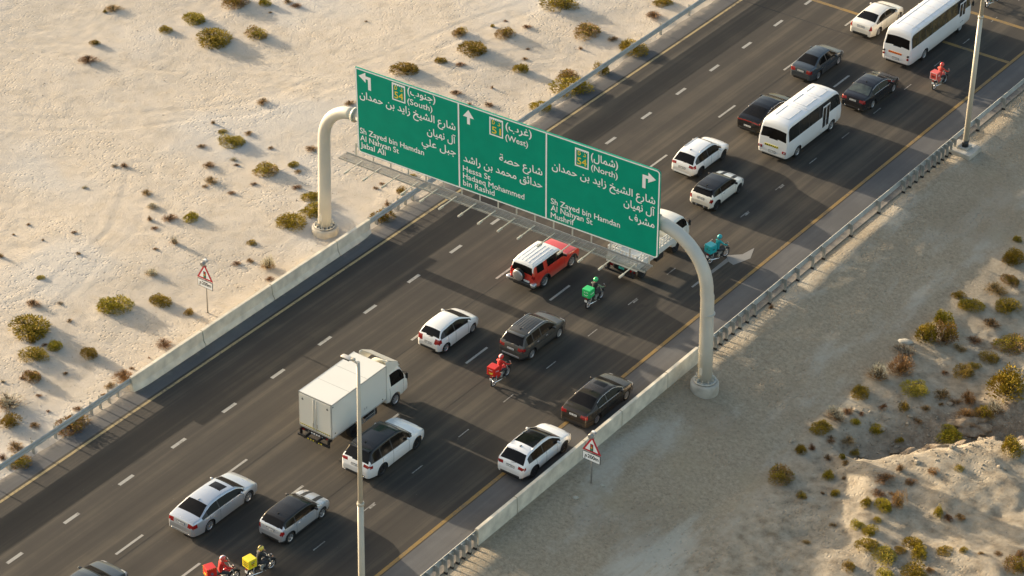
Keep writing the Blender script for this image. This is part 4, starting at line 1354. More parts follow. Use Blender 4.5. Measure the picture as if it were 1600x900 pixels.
                if T and yc < -L / 2 + T[0] and T[1] < zc < T[2] and (3 <= j <= 8 or (j == 9 and T[3] >= 1) or (j == 10 and T[3] >= 2) or (j == 11 and T[3] >= 3)) and xc > T[4] if T else False:
                    key = ('taillight', TAIL, side if T[3] < 3 else 0)
                Hh = S.get('head')
                if Hh and yc > L / 2 - Hh[0] and Hh[1] < zc < Hh[2] and 3 <= j <= 9:
                    key = ('headlight', HEAD, side)
                put(key, f)
    # vertex normals of the whole skin, so that split parts shade as one surface
    Va = np.array(V)
    N = np.zeros_like(Va)
    for fs in groups.values():
        F = np.array(fs)
        nn = np.cross(Va[F[:, 2]] - Va[F[:, 0]], Va[F[:, 3]] - Va[F[:, 1]])
        for k in range(4): np.add.at(N, F[:, k], nn)
    N /= (np.linalg.norm(N, axis=1, keepdims=True) + 1e-12)
    # group body materials into one mesh
    objs = {}
    merged = {}
    for (pn, mm, ident), fs in groups.items():
        merged.setdefault((pn, ident), []).append((mm, fs))
    for (pn, ident), lst in merged.items():
        faces = []; mi = []; mats = []
        for mm, fs in lst:
            if mm not in mats: mats.append(mm)
            faces += fs; mi += [mats.index(mm)] * len(fs)
        F = np.array(faces)
        u, inv = np.unique(F, return_inverse=True); F = inv.reshape(F.shape)
        verts = Va[u]; nrm = N[u]
        fl = [tuple(r) for r in F.tolist()]
        if pn == 'body':
            # end caps
            verts = list(map(tuple, verts)); nrm = list(map(tuple, nrm))
            for i_, yy in ((0, -1), (len(st) - 1, 1)):
                ring = [V[vi(i_, j, 1)] for j in range(n)] + [V[vi(i_, j, -1)] for j in range(n - 2, -1, -1)]
                if yy > 0: ring = ring[::-1]
                b0 = len(verts); verts += ring; nrm += [(0, yy, 0)] * len(ring)
                fl.append(tuple(range(b0, b0 + len(ring)))); mi.append(0 if body_m in mats else 0)
                mi[-1] = mats.index(body_m) if body_m in mats else 0
        me = bpy.data.meshes.new(pn)
        me.from_pydata([tuple(v) for v in verts], [], fl)
        for mm in mats: me.materials.append(mm)
        me.polygons.foreach_set('material_index', mi)
        for p_ in me.polygons: p_.use_smooth = True
        me.normals_split_custom_set_from_vertices([tuple(x) for x in nrm])
        o = bpy.data.objects.new(pn, me); COL.objects.link(o); o.parent = root
        objs[(pn, ident)] = o
    return dict(top=top, belt=belt, hwid=hwid, bottom=bottom, objs=objs, section=section)

def y_at(Fn, z, y0, y1):
    """smallest y where the profile reaches height z"""
    for y in np.arange(y0, y1, 0.003):
        if Fn(y) >= z: return float(y)
    return y0

def vehicle(S, x, ra_world, label, name, cat='car', rz=0.0, scale=0.97):
    L, W, Rr = S['L'], S['W'], S['R']
    root = empty(name, (0, 0, 0), rz, scale)
    off = Vector((0, S['ra'], 0)) * scale
    off.rotate(Euler((0, 0, rz)))
    root.location = (x - off.x, ra_world - off.y, 0.005)
    tag(root, label, cat)
    F = loft(root, S)
    hw = W / 2
    for (yy) in (S['ra'], S['fa']):
        for s in (1, -1):
            wheel(root, s * (hw - 0.5 * S.get('ww', 0.21) - 0.015), yy, Rr, s, S.get('rim', ALLOY), S.get('ww', 0.21), S.get('spokes', 10))
    u = MB()
    u.box((0, 0, (S.get('sill', .21) + 0.35) / 2 + 0.02), (W - 0.56, L - 0.30, 0.36), UNDER)
    mid0, mid1 = S['ra'] + Rr + 0.08, S['fa'] - Rr - 0.08
    u.box((0, (mid0 + mid1) / 2, 0.30), (W - 0.16, mid1 - mid0, 0.14), UNDER)
    u.build('underbody', None, root)
    # mirrors
    if S.get('mirror'):
        my, mz = S['mirror']
        for s in (1, -1):
            m = MB()
            xw = F['hwid'](my) * 0.95
            m.box((s * (xw + 0.12), my, mz), (0.20, 0.10, 0.13), S.get('mirm', S['paint']), bev=0.035)
            m.box((s * (xw + 0.02), my + 0.02, mz - 0.03), (0.10, 0.05, 0.04), BLACK)
            m.build('mirror', None, root, smooth=50)
    # plate at the back
    if S.get('plate'):
        pz, pw = S['plate']
        py = y_at(F['top'], pz, -L / 2, 0)
        m = MB()
        m.box((0, py - 0.012, pz), (pw + 0.05, 0.02, 0.15), BLACK, bev=0.004)
        m.box((0, py - 0.024, pz), (pw, 0.012, 0.11), PLATE)
        po = m.build('plate', None, root)
        k = MB()
        for q_ in range(6):
            if q_ == 2: continue
            k.box((-pw / 2 + 0.06 + (pw - 0.12) * q_ / 5, py - 0.032, pz), (0.030, 0.004, 0.055), BLACK)
        k.build('plate_marks', None, po)
    # lower valance
    if S.get('valance', True):
        z0 = F['bottom'](-L / 2)
        w_ = F['hwid'](-L / 2)
        MB().box((0, -L / 2 + 0.04, z0 + 0.055), (w_ * 1.72, 0.11, 0.13), S.get('valm', BLACK), bev=0.03).build('rear_valance', None, root)
        MB().box((0, L / 2 - 0.05, z0 + 0.10), (w_ * 1.5, 0.12, 0.20), BLACK, bev=0.03).build('grille', None, root)
    if S.get('fin'):
        y = S['fin']
        MB().prism([(-0.02, y - 0.09, F['top'](y) - 0.01), (-0.02, y + 0.11, F['top'](y) - 0.01), (-0.02, y - 0.07, F['top'](y) + 0.06)], (0.04, 0, 0), S.get('finm', BLACK)).build('antenna_fin', None, root)
    if S.get('spoiler'):
        y, w_, m_ = S['spoiler']
        z = F['top'](y + 0.08)
        MB().box((0, y - 0.06, z - 0.035), (w_, 0.30, 0.035), m_, rot=(R(-6), 0, 0), bev=0.014).build('spoiler', None, root, smooth=50)
    if S.get('rails'):
        y0, y1, m_ = S['rails']
        for s in (1, -1):
            m = MB(); path = []
            for k in range(9):
                y = y0 + (y1 - y0) * k / 8
                sec, h = F['section'](y)
                ex, ez = sec[8]
                path.append((s * (ex - 0.03), y, ez + (0.035 if 0 < k < 8 else -0.005)))
            m.tube(path, 0.018, m_, n=8); m.build('roof_rail', None, root)
    # wiper, handles, exhausts
    if S.get('handles'):
        for (hy) in S['handles']:
            for s in (1, -1):
                sec, h = F['section'](hy)
                z = F['belt'](hy) - 0.12
                x_ = np.interp(z, [q_[1] for q_ in sec[:6]], [q_[0] for q_ in sec[:6]])
                par = None
                for (pn, ident), o in F['objs'].items():
                    if pn == 'door' and ident[0] == s and S['doors'][ident[1]][0] < hy < S['doors'][ident[1]][1]: par = o
                MB().box((s * (x_ + 0.008), hy, z), (0.03, 0.17, 0.028), S.get('handm', S['paint']), bev=0.008).build('handle', None, par or root)
    if S.get('exhaust'):
        for s in S['exhaust']:
            MB().tube([(s, -L / 2 + 0.06, F['bottom'](-L / 2) + 0.03), (s, -L / 2 - 0.035, F['bottom'](-L / 2) + 0.03)], 0.045, CHROME, n=12).build('exhaust_pipe', None, root)
    if S.get('wiper'):
        y, z, w_ = S['wiper']
        MB().tube([(0.0, y - 0.012, z), (w_, y + 0.01, z + 0.10)], 0.011, BLACK, n=6).build('wiper', None, root)
    if S.get('chrome_line'):
        a, b = S['chrome_line']
        for s in (1, -1):
            path = []
            for y in np.linspace(a, b, 16):
                sec, h = F['section'](y); path.append((s * (sec[5][0] + 0.004), y, sec[5][1] + 0.01))
            up = []
            for y in np.linspace(b, a, 20):
                sec, h = F['section'](y)
                if h > 0.06: up.append((s * (sec[7][0] + 0.008), y, sec[7][1]))
            MB().tube(path + up, 0.011, CHROME, n=6).build('window_trim', None, root)
    return root, F

def sedan(L, W, H, wb, fo, col, **kw):
    h = L / 2; fa = h - fo; ra = fa - wb
    S = dict(L=L, W=W, R=0.325, ra=ra, fa=fa, paint=col,
             top=[(-h, .60), (-h + .015, .70), (-h + .05, .93), (-h + .13, 1.045), (-h + .30, 1.075), (-h + .62, 1.09),
                  (-h + 1.42, H - .055), (-h + 1.75, H - .008), (-h + 2.25, H), (-h + 2.75, H - .03), (h - 1.62, H - .13), (h - 1.05, 1.00), (h - .95, .985), (h - .45, .88), (h - .13, .75), (h - .03, .62), (h, .50)],
             belt=[(-h, .93), (-h + .9, .955), (0, .93), (h - 1.0, .90), (h, .80)],
             tumble=0.50, ws=(h - 1.70, h - 1.02), rw=(-h + .66, -h + 1.38), glass=(-h + .72, h - 1.05),
             sw=[(-h + 1.12, -h + 1.95), (-h + 2.03, h - 1.25)], doors=[(-h + 1.22, -h + 1.99), (-h + 1.99, h - 1.38)], hmin=0.12,
             handles=(-h + 1.42, -h + 2.16), mirror=(h - 1.50, .98), plate=(.82, .46), tail=(.20, .74, .95, 1, 0.0), head=(.30, .60, .78), fin=-h + 1.75)
    S.update(kw)
    return S
def hatch(L, W, H, wb, fo, col, **kw):
    h = L / 2; fa = h - fo; ra = fa - wb
    S = dict(L=L, W=W, R=0.32, ra=ra, fa=fa, paint=col,
             top=[(-h, .58), (-h + .02, .72), (-h + .07, .92), (-h + .13, 1.02), (-h + .46, H - .11), (-h + .60, H - .045), (-h + 1.0, H - .01), (-h + 1.7, H), (h - 1.75, H - .03), (h - 1.45, H - .12),
                  (h - .88, 1.04), (h - .78, 1.01), (h - .40, .90), (h - .12, .76), (h - .03, .62), (h, .50)],
             belt=[(-h, .98), (-h + .7, 1.0), (0, .96), (h - .9, .92), (h, .82)],
             tumble=0.36, ws=(h - 1.52, h - .84), rw=(-h + .10, -h + .47), rwz=(1.02, H - .12), glass=(-h + .14, h - .92),
             sw=[(-h + .62, -h + 1.42), (-h + 1.50, h - 1.08)], doors=[(-h + .78, -h + 1.46), (-h + 1.46, h - 1.22)], hmin=0.12,
             handles=(-h + .98, -h + 1.64), mirror=(h - 1.32, 1.02), plate=(.66, .40), tail=(.26, .70, .98, 1, 0.0), head=(.34, .62, .80), fin=-h + .75)
    S.update(kw)
    return S

P = paint
silver = P('paint_silver', (0.50, 0.53, 0.57), 0.45, 0.26)
white = P('paint_white', (0.80, 0.80, 0.79), 0.0, 0.25)
whitew = P('paint_warm_white', (0.80, 0.775, 0.70), 0.0, 0.25)
white2 = P('paint_white_bus', (0.76, 0.765, 0.76), 0.0, 0.35)
brownb = P('paint_dark_brown', (0.045, 0.037, 0.030), 0.35, 0.24)
greyd = P('paint_dark_grey', (0.10, 0.093, 0.082), 0.4, 0.26)
greyb = P('paint_blue_grey', (0.075, 0.088, 0.10), 0.4, 0.25)
blackp = P('paint_black', (0.012, 0.012, 0.013), 0.1, 0.15)
blackr = P('paint_black_roof', (0.016, 0.015, 0.014), 0.0, 0.16)
navy = P('paint_near_black', (0.018, 0.018, 0.022), 0.2, 0.16)
red = P('paint_red', (0.58, 0.025, 0.012), 0.0, 0.3)

# 1 silver luxury sedan with sunroof
S = sedan(5.06, 1.875, 1.455, 2.97, 0.92, silver, fin=-1.05, exhaust=(.55, -.55), spokes=10, R=0.35, tail=(.30, .72, .92, 1, 0.0))
h = 2.53; S['sunroof'] = (.05, .62, .46); S['chrome_line'] = (-h + 1.2, h - 1.25); S['finm'] = silver; S['valm'] = silver
vehicle(S, 5.18, 78.2, 'silver four door sedan with a dark sunroof, up and left of the two bottom motorcycles', 'sedan_car')
# 2 silver small hatchback with black roof
def mini(col, **kw):
    S = hatch(3.86, 1.727, 1.415, 2.495, .78, col, roof=blackr, R=.315, spokes=5, stripe=1.0, clad=True, tumble=.34)
    h = 1.93
    S['top'] = [(-h, .60), (-h + .02, .72), (-h + .06, .90), (-h + .12, 1.0), (-h + .16, 1.03), (-h + .40, 1.31), (-h + .52, 1.365), (-h + .9, 1.40), (-h + 1.5, 1.415), (h - 1.70, 1.385), (h - 1.42, 1.31), (h - 1.0, 1.02), (h - .93, .985), (h - .5, .92), (h - .17, .80), (h - .04, .66), (h, .5)]
    S['ws'] = (h - 1.50, h - .98); S['rw'] = (-h + .14, -h + .42); S['rwz'] = (1.0, 1.33); S['glass'] = (-h + .16, h - 1.0)
    S['sw'] = [(-h + .40, -h + 1.02), (-h + 1.08, h - 1.16)]; S['doors'] = [(-h + 1.06, h - 1.25)]; S['handles'] = (-h + 1.28,)
    S['mirror'] = (h - 1.36, 1.02); S['mirm'] = BLACK; S['tail'] = (.20, .66, .90, 0, 0.0); S['plate'] = (.80, .44); S['fin'] = -h + .72; S['handm'] = CHROME
    S['head'] = (.42, .62, .86)
    S.update(kw); return S
vehicle(mini(silver), 8.94, 79.85, 'silver three door hatchback with a black roof, just above the yellow box motorcycle', 'hatchback_car')
vehicle(mini(whitew, rim=DARKRIM, spoiler=(-1.93 + .46, 1.02, blackr), exhaust=(.28, -.28)), 8.66, 118.75, 'white three door hatchback with a black roof, between the sign and the nearer minibus', 'hatchback_car')
# 3 large white SUV, black roof
def suv(L, W, H, wb, fo, col, **kw):
    h = L / 2; fa = h - fo; ra = fa - wb
    S = dict(L=L, W=W, R=0.365, ra=ra, fa=fa, paint=col,
             top=[(-h, .66), (-h + .02, .80), (-h + .08, 1.05), (-h + .15, 1.16), (-h + .52, H - .13), (-h + .68, H - .05), (-h + 1.1, H - .01), (-h + 2.0, H), (h - 2.15, H - .04), (h - 1.85, H - .12),
                  (h - 1.22, 1.19), (h - 1.1, 1.15), (h - .55, 1.04), (h - .16, .90), (h - .04, .74), (h, .58)],
             belt=[(-h, 1.12), (-h + .8, 1.13), (0, 1.07), (h - 1.2, 1.04), (h, .95)],
             tumble=0.36, ws=(h - 1.95, h - 1.18), rw=(-h + .12, -h + .52), rwz=(1.13, H - .14), glass=(-h + .16, h - 1.24), zmid=.66,
             sw=[(-h + .50, -h + 1.05), (-h + 1.13, -h + 1.95), (-h + 2.03, h - 1.42)], doors=[(-h + 1.12, -h + 1.99), (-h + 1.99, h - 1.55)], hmin=0.13, sill=.27,
             handles=(-h + 1.38, -h + 2.2), mirror=(h - 1.70, 1.16), plate=(.86, .46), tail=(.30, .86, 1.04, 1, 0.0), head=(.32, .78, .96), fin=-h + .95, wiper=(-h + .10, 1.12, .42))
    S.update(kw)
    return S
vehicle(suv(4.85, 2.0, 1.80, 2.92, .86, white, roof=blackr, rim=DARKRIM, spokes=10, spoiler=(-2.425 + .56, 1.25, blackr), exhaust=(.6, -.6), R=.385, tail=(.34, .93, 1.06, 1, 0.0)),
        8.98, 86.8, 'big white SUV with a black roof, beside the box truck and behind a lamp post', 'suv_car')
# 5 white crossover with a panoramic roof
S = suv(4.48, 1.855, 1.63, 2.67, .88, white, sunroof=(-1.05, .55, .52), rim=DARKRIM, rails=(-1.25, .62, ALLOY), R=.355, clad=True)
h = 2.24
S['top'] = [(-h, .62), (-h + .02, .78), (-h + .08, 1.0), (-h + .16, 1.11), (-h + .60, 1.50), (-h + .78, 1.575), (-h + 1.2, 1.615), (-h + 2.0, 1.63), (h - 2.0, 1.585), (h - 1.75, 1.50), (h - 1.08, 1.09), (h - .98, 1.05), (h - .5, .96), (h - .16, .84), (h - .04, .70), (h, .55)]
S.update(rwz=(1.10, 1.50), rw=(-h + .12, -h + .60), ws=(h - 1.86, h - 1.06), belt=[(-h, 1.06), (-h + .8, 1.08), (0, 1.02), (h - 1.1, .98), (h, .88)], tail=(.26, .84, .97, 1, 0.0), mirror=(h - 1.52, 1.1), glass=(-h + .5, h - 1.12), sw=[(-h + .82, -h + 1.72), (-h + 1.80, h - 1.30)], wiper=(-h + .10, 1.08, .36))
vehicle(S, 15.18, 91.25, 'white crossover with a glass roof on the right shoulder, behind the dark brown sedan', 'crossover_car')
# 6 dark brown sedan
S = sedan(4.70, 1.826, 1.427, 2.81, .88, brownb, sunroof=(.0, .50, .42)); S['chrome_line'] = (-2.35 + 1.2, 2.35 - 1.25)
vehicle(S, 15.13, 96.9, 'dark brown sedan hugging the right concrete barrier ahead of the white crossover', 'sedan_car')
# 7 dark grey compact SUV with ribbed roof
S = suv(4.30, 1.79, 1.635, 2.61, .84, greyd, rails=(-1.3, .75, ALLOY), R=.34, clad=True, roof=None)
h = 2.15
S['top'] = [(-h, .62), (-h + .02, .78), (-h + .08, .98), (-h + .14, 1.08), (-h + .48, 1.50), (-h + .62, 1.575), (-h + 1.1, 1.62), (-h + 2.0, 1.635), (h - 1.95, 1.60), (h - 1.70, 1.52), (h - 1.08, 1.10), (h - .98, 1.07), (h - .5, .99), (h - .16, .86), (h - .04, .70), (h, .55)]
S.update(rwz=(1.08, 1.50), rw=(-h + .12, -h + .48), ws=(h - 1.82, h - 1.06), belt=[(-h, 1.03), (0, 1.0), (h - 1.1, .97), (h, .88)], tail=(.30, .80, .97, 1, 0.0), mirror=(h - 1.50, 1.08), glass=(-h + .2, h - 1.12), sw=[(-h + .52, -h + 1.0), (-h + 1.08, -h + 1.72), (-h + 1.80, h - 1.28)], spoiler=(-h + .54, 1.1, greyd), plate=(.80, .44), handm=CHROME, valm=ALLOY, wiper=(-h + .10, 1.06, .36))
rt, F = vehicle(S, 9.02, 99.75, 'dark grey compact SUV with roof rails and a ribbed roof, ahead of a red motorcycle', 'suv_car')
for k in range(6):
    xx = -.40 + .16 * k
    MB().tube([(xx, y, F['top'](y) - .05 * (abs(xx) / .6) ** 2.2 + .004) for y in np.linspace(-1.1, .25, 8)], 0.012, greyd, n=6).build('roof_rib', None, rt)
# 8 white hatchback
h = 1.90
S = hatch(3.80, 1.695, 1.52, 2.46, .74, white, R=.30, spokes=7, tumble=.42, fin=None, wiper=(-1.82, 1.0, .30), taper_r=.15, taper_f=.20, tl=1.1)
S['top'] = [(-h, .55), (-h + .02, .75), (-h + .08, .95), (-h + .14, 1.03), (-h + .42, 1.36), (-h + .58, 1.445), (-h + 1.2, 1.512), (-h + 1.75, 1.52), (h - 1.80, 1.475), (h - 1.55, 1.39), (h - .82, 1.04), (h - .72, 1.0), (h - .4, .89), (h - .15, .75), (h - .03, .6), (h, .5)]
S.update(ws=(h - 1.62, h - .80), glass=(-h + .16, h - .86), rwz=(1.04, 1.40), rw=(-h + .12, -h + .45), sw=[(-h + .60, -h + 1.38), (-h + 1.46, h - .98)], mirror=(h - 1.22, 1.05))
vehicle(S, 5.06, 97.5,
        'all white five door hatchback left of the dark grey SUV with the ribbed roof', 'hatchback_car')
# 12 white crossover with dark rear lamps
S = suv(4.30, 1.76, 1.60, 2.62, .85, white, rails=(-1.2, .75, ALLOY), rim=DARKRIM, R=.34, clad=True)
h = 2.15
S['top'] = [(-h, .62), (-h + .02, .78), (-h + .08, .98), (-h + .16, 1.08), (-h + .58, 1.47), (-h + .75, 1.545), (-h + 1.2, 1.59), (-h + 2.0, 1.60), (h - 1.9, 1.56), (h - 1.65, 1.48), (h - 1.05, 1.07), (h - .95, 1.03), (h - .5, .95), (h - .16, .82), (h - .04, .68), (h, .52)]
S.update(rwz=(1.06, 1.49), rw=(-h + .12, -h + .58), ws=(h - 1.78, h - 1.03), belt=[(-h, 1.02), (0, 1.0), (h - 1.1, .95), (h, .86)], tail=(.30, .84, .98, 1, 0.0), mirror=(h - 1.48, 1.06), glass=(-h + .35, h - 1.10), sw=[(-h + .74, -h + 1.66), (-h + 1.74, h - 1.26)], plate=(.74, .44), valm=WHITEP, wiper=(-h + .10, 1.05, .36))
vehicle(S, 5.83, 121.4, 'white crossover with roof rails, up and left of the white hatchback with the black roof', 'crossover_car')
# 14 black fastback
S = sedan(4.75, 1.85, 1.41, 2.82, .90, blackp)
h = 2.375
S['top'] = [(-h, .60), (-h + .015, .72), (-h + .05, .94), (-h + .12, 1.04), (-h + .28, 1.08), (-h + 1.2, 1.31), (-h + 1.7, 1.395), (-h + 2.3, 1.41), (-h + 2.75, 1.385), (h - 1.62, 1.28), (h - 1.02, .98), (h - .9, .965), (h - .45, .87), (h - .13, .75), (h - .03, .62), (h, .5)]
S.update(rw=(-h + .42, -h + 1.42), chrome_line=(-h + 1.15, h - 1.25), tail=(.16, .84, .90, 3, 0.0), plate=(.58, .50), fin=None)
vehicle(S, 6.12, 128.5, 'black fastback sedan squeezed left of the nearer white minibus', 'sedan_car')
# 15 blue-grey sedan
vehicle(sedan(4.45, 1.70, 1.46, 2.60, .86, greyb, spokes=7, fin=None, plate=(.80, .46), tail=(.22, .70, .92, 1, 0.0)), 5.24, 136.15,
        'blue grey sedan between the black fastback and the white sedan at the top', 'sedan_car')
# 16 near-black sedan
S = sedan(4.80, 1.855, 1.42, 2.71, .95, navy, rwm=GLASSG, exhaust=(.5, -.5)); S['chrome_line'] = (-2.4 + 1.25, 2.4 - 1.3)
vehicle(S, 9.76, 134.95, 'near black sedan with chrome window trim, directly right of the blue grey sedan', 'sedan_car')
# 18 white sedan
vehicle(sedan(4.64, 1.805, 1.42, 2.775, .86, whitew, tail=(.16, .70, 1.0, 0, 0.0), plate=(.84, .5), fin=None), 5.26, 143.7,
        'cream white sedan with tall red rear lamps beside the far white minibus', 'sedan_car')
# 19 dark car cut by the lower edge
vehicle(sedan(4.80, 1.86, 1.45, 2.82, .90, greyb, rim=DARKRIM, fin=None), 4.85, 69.35, 'dark car cut off by the bottom edge with only its front showing', 'sedan_car')

# 9 red off-roader with a white roof
S = suv(4.62, 1.90, 1.81, 2.69, .88, red, roof=WHITEP, R=.40, spokes=6, clad=False, sill=.36, rim=ALLOY, pillar=red, tumble=.22, taper_f=.08)
h = 2.31
S['top'] = [(-h, .80), (-h + .02, .98), (-h + .04, 1.15), (-h + .14, 1.64), (-h + .24, 1.76), (-h + .6, 1.80), (-h + 1.6, 1.81), (h - 2.2, 1.80), (h - 1.95, 1.75), (h - 1.50, 1.24), (h - 1.42, 1.18), (h - .6, 1.13), (h - .2, 1.06), (h - .07, .95), (h - .02, .8), (h, .68)]
S.update(rwz=(1.20, 1.60), rw=(-h, -h + .20), ws=(h - 1.90, h - 1.46), belt=[(-h, 1.20), (0, 1.18), (h - 1.5, 1.14), (h, 1.06)], tail=(.14, .95, 1.14, 0, 0.0), mirror=(h - 1.72, 1.26), glass=(-h + .15, h - 1.50),
         sw=[(-h + .38, -h + .98), (-h + 1.32, h - 1.66)], doors=[(-h + 1.22, h - 1.70)], plate=None, wiper=None, fin=None, head=(.12, .85, 1.02), mirm=BLACK, handles=(-h + 1.5,), rwm=GLASS, zmid=.8, trim=red)
rt, F = vehicle(S, 5.42, 105.95, 'red off-roader with a white roof and a spare wheel on its back', 'suv_car')
sp = MB()
sp.lathe([(.36, -.10), (.38, -.04), (.38, .08), (.34, .12)], (-.12, -h - .10, 1.02), 'y', RUBBER, 28)
so = sp.build('spare_wheel', None, rt)
MB().lathe([(.0001, -.15), (.20, -.145), (.30, -.125), (.345, -.10), (.345, -.06)], (-.12, -h - .10, 1.02), 'y', ALLOY, 28).build('spare_wheel_cover', None, so)
b = MB().box((0, -h - .05, .58), (1.55, .22, .22), BLACK, bev=.05)
for s in (1, -1): b.box((s * .82, -h + .02, .60), (.34, .34, .24), ALLOY, bev=.08)
b.build('rear_bumper', None, rt, smooth=50)
MB().box((.38, -h - .03, .74), (.40, .02, .14), PLATE).build('plate', None, rt)
for s in (1, -1):
    for yy in (S['ra'], S['fa']):
        m = MB(); pa = []
        for k in range(13):
            a = math.pi * k / 12
            pa.append((s * .955, yy + .47 * math.cos(a), .40 + .47 * math.sin(a)))
        m.tube(pa, .045, BLACK, n=8); m.build('fender_flare', None, rt)
for k in range(5):
    xx = -.48 + .24 * k
    MB().tube([(xx, y, F['top'](y) - .05 * (abs(xx) / .75) ** 2.2 + .002) for y in np.linspace(-2.0, -.0, 6)], 0.014, WHITEP, n=6).build('roof_rib', None, rt)

# ------------------------------------------------------------------ minibuses
def bus(L, W, H, ra, fa, R_, curtain, wins, door, **kw):
    h = L / 2
    S = dict(L=L, W=W, R=R_, ra=ra, fa=fa, paint=white2, sig=.02,
             top=[(-h, .62), (-h + .02, .9), (-h + .05, 1.35), (-h + .16, 2.15), (-h + .22, H - .22), (-h + .34, H - .06), (-h + .6, H - .01), (0, H), (h - 1.0, H - .02), (h - .62, H - .10), (h - .45, H - .25), (h - .10, 1.35), (h - .04, 1.15), (h, .70)],
             belt=[(-h, 1.42), (h, 1.42)], tumble=.10, crown=.10, beltfac=.985, taper_r=.02, taper_f=.04, round=.18, zmid=.9, hmin=.35, sill=.34, clad=False, gap=.06, seams=False,
             ws=(h - .45, h - .09), rw=(-h + .03, -h + .22), rwz=(1.45, 2.08), glass=(-h + .22, h - .16), sw=wins, glassm=curtain, doors=[], pillar=BLACK, trim=white2, step=.06,
             tail=None, head=(.12, .8, 1.0), mirror=None, plate=(.62, .42), valance=True, valm=white2, ww=.24, spokes=8)
    S.update(kw)
    return S
CURT = mat('dark_bus_glass', (0.02, 0.02, 0.018), 0.08, coat=.5, vary=.5, scale=1.2)
CURT2 = mat('curtained_bus_glass', (0.085, 0.065, 0.030), 0.25, coat=.4, vary=.55, scale=2.2)
ORANGE = mat('reflective_orange', (0.75, 0.28, 0.03), 0.5, vary=.2); YELR = mat('reflective_yellow', (0.72, 0.60, 0.05), 0.5, vary=.1); REDR = mat('reflective_red', (0.6, 0.03, 0.02), .5)
def bus_extras(rt, F, L, W, dy, stripe_col, lamps, hatchpat):
    h = L / 2
    for s in (1, -1):
        m = MB()
        if lamps == 'square':
            m.box((s * (W / 2 - .22), -h - .012, .78), (.26, .04, .17), TAIL, bev=.015)
            m.box((s * (W / 2 - .20), -h - .026, .78), (.12, .03, .08), HEAD)
        else:
            for zz in (.78, .98): m.lathe([(.075, -.03), (.075, .02)], (s * (W / 2 - .17), -h - .005, zz), 'y', TAIL if zz < .9 else BLACK, 16)
        m.build('taillight', None, rt)
    # warning stripe panel on the back
    yb = y_at(F['top'], 1.06, -h, 0) - .012
    m = MB(); m.box((-.08, yb, .98), (.95, .02, .13), stripe_col)
    for k in range(7): m.box((-.48 + .135 * k, yb - .012, .98), (.055, .008, .12), BLACK if stripe_col is YELR else REDR, rot=(0, R(35), 0))
    m.build('reflective_strip', None, rt)
    # double door on the kerb side
    sec, _ = F['section'](dy)
    x = W / 2 * .985
    m = MB()
    m.box((x + .004, dy, 1.30), (.03, .82, 1.78), white2, bev=.01)
    do = m.build('door', None, rt)
    for k in (-1, 1):
        MB().box((x + .012, dy + k * .205, 1.42), (.03, .33, 1.36), BLACK, bev=.01).build('door_leaf', None, do)
        MB().box((x + .022, dy + k * .205, 1.62), (.02, .25, .80), CURT).build('door_window', None, do)
    for s in (1, -1):
        m = MB(); m.tube([(s * (W / 2 - .12), h - .38, 1.95), (s * (W / 2 + .12), h - .28, 1.92), (s * (W / 2 + .14), h - .28, 1.75)], .018, BLACK, n=8)
        m.box((s * (W / 2 + .14), h - .28, 1.66), (.16, .07, .34), BLACK, bev=.03); m.build('mirror', None, rt)
    # roof panel joints
    for pth in hatchpat:
        MB().tube([(x_, y_, F['top'](y_) - .10 * (abs(x_) / (W / 2 * .93)) ** 2.2 + .004) for x_, y_ in pth], .014, white2, n=6).build('roof_rib', None, rt)
    MB().tube([(-.1, -h + .08, 1.44), (.25, -h + .10, 1.56)], .012, BLACK, n=6).build('wiper', None, rt)
S = bus(6.55, 2.08, 2.60, -1.95, 2.05, .37, CURT, [(-2.95, -1.9), (-1.82, -.75), (-.67, .42), (1.75, 2.95)], 1.1)
rt, F = vehicle(S, 8.98, 126.95, 'nearer of the two white minibuses, with a plain dark windowed side', 'minibus', 'minibus', scale=1.0)
hp = [[(sx * .48, y) for y in np.linspace(a, b, 5)] for sx in (1, -1) for a, b in ((-2.4, -.9), (-.4, .9), (1.2, 2.2))] + [[(x_, yy) for x_ in np.linspace(-.48, .48, 5)] for yy in (-2.4, -.9, -.4, .9, 1.2, 2.2)] + [[(x_, yy) for x_ in np.linspace(-.85, .85, 7)] for yy in (-.65,)]
bus_extras(rt, F, 6.55, 2.08, 1.20, YELR, 'square', hp)
S = bus(8.3, 2.05, 2.62, -2.1, 2.72, .38, CURT2, [(-3.80 + .86 * k, -3.80 + .86 * k + .78) for k in range(7)] + [(3.25, 3.85)], 2.7)
rt, F = vehicle(S, 9.03, 142.65, 'farther white minibus with brown curtained windows, touching the top edge of the picture', 'minibus', 'minibus', scale=1.0)
hp = [[(x_, yy) for x_ in np.linspace(-.85, .85, 7)] for yy in (-3.0, -2.0, -1.0, 0, 1.0, 2.0)] + [[(sx * .55, y) for y in np.linspace(-3.4, 2.8, 9)] for sx in (1, -1)]
bus_extras(rt, F, 8.3, 2.05, 2.72, ORANGE, 'round', hp)

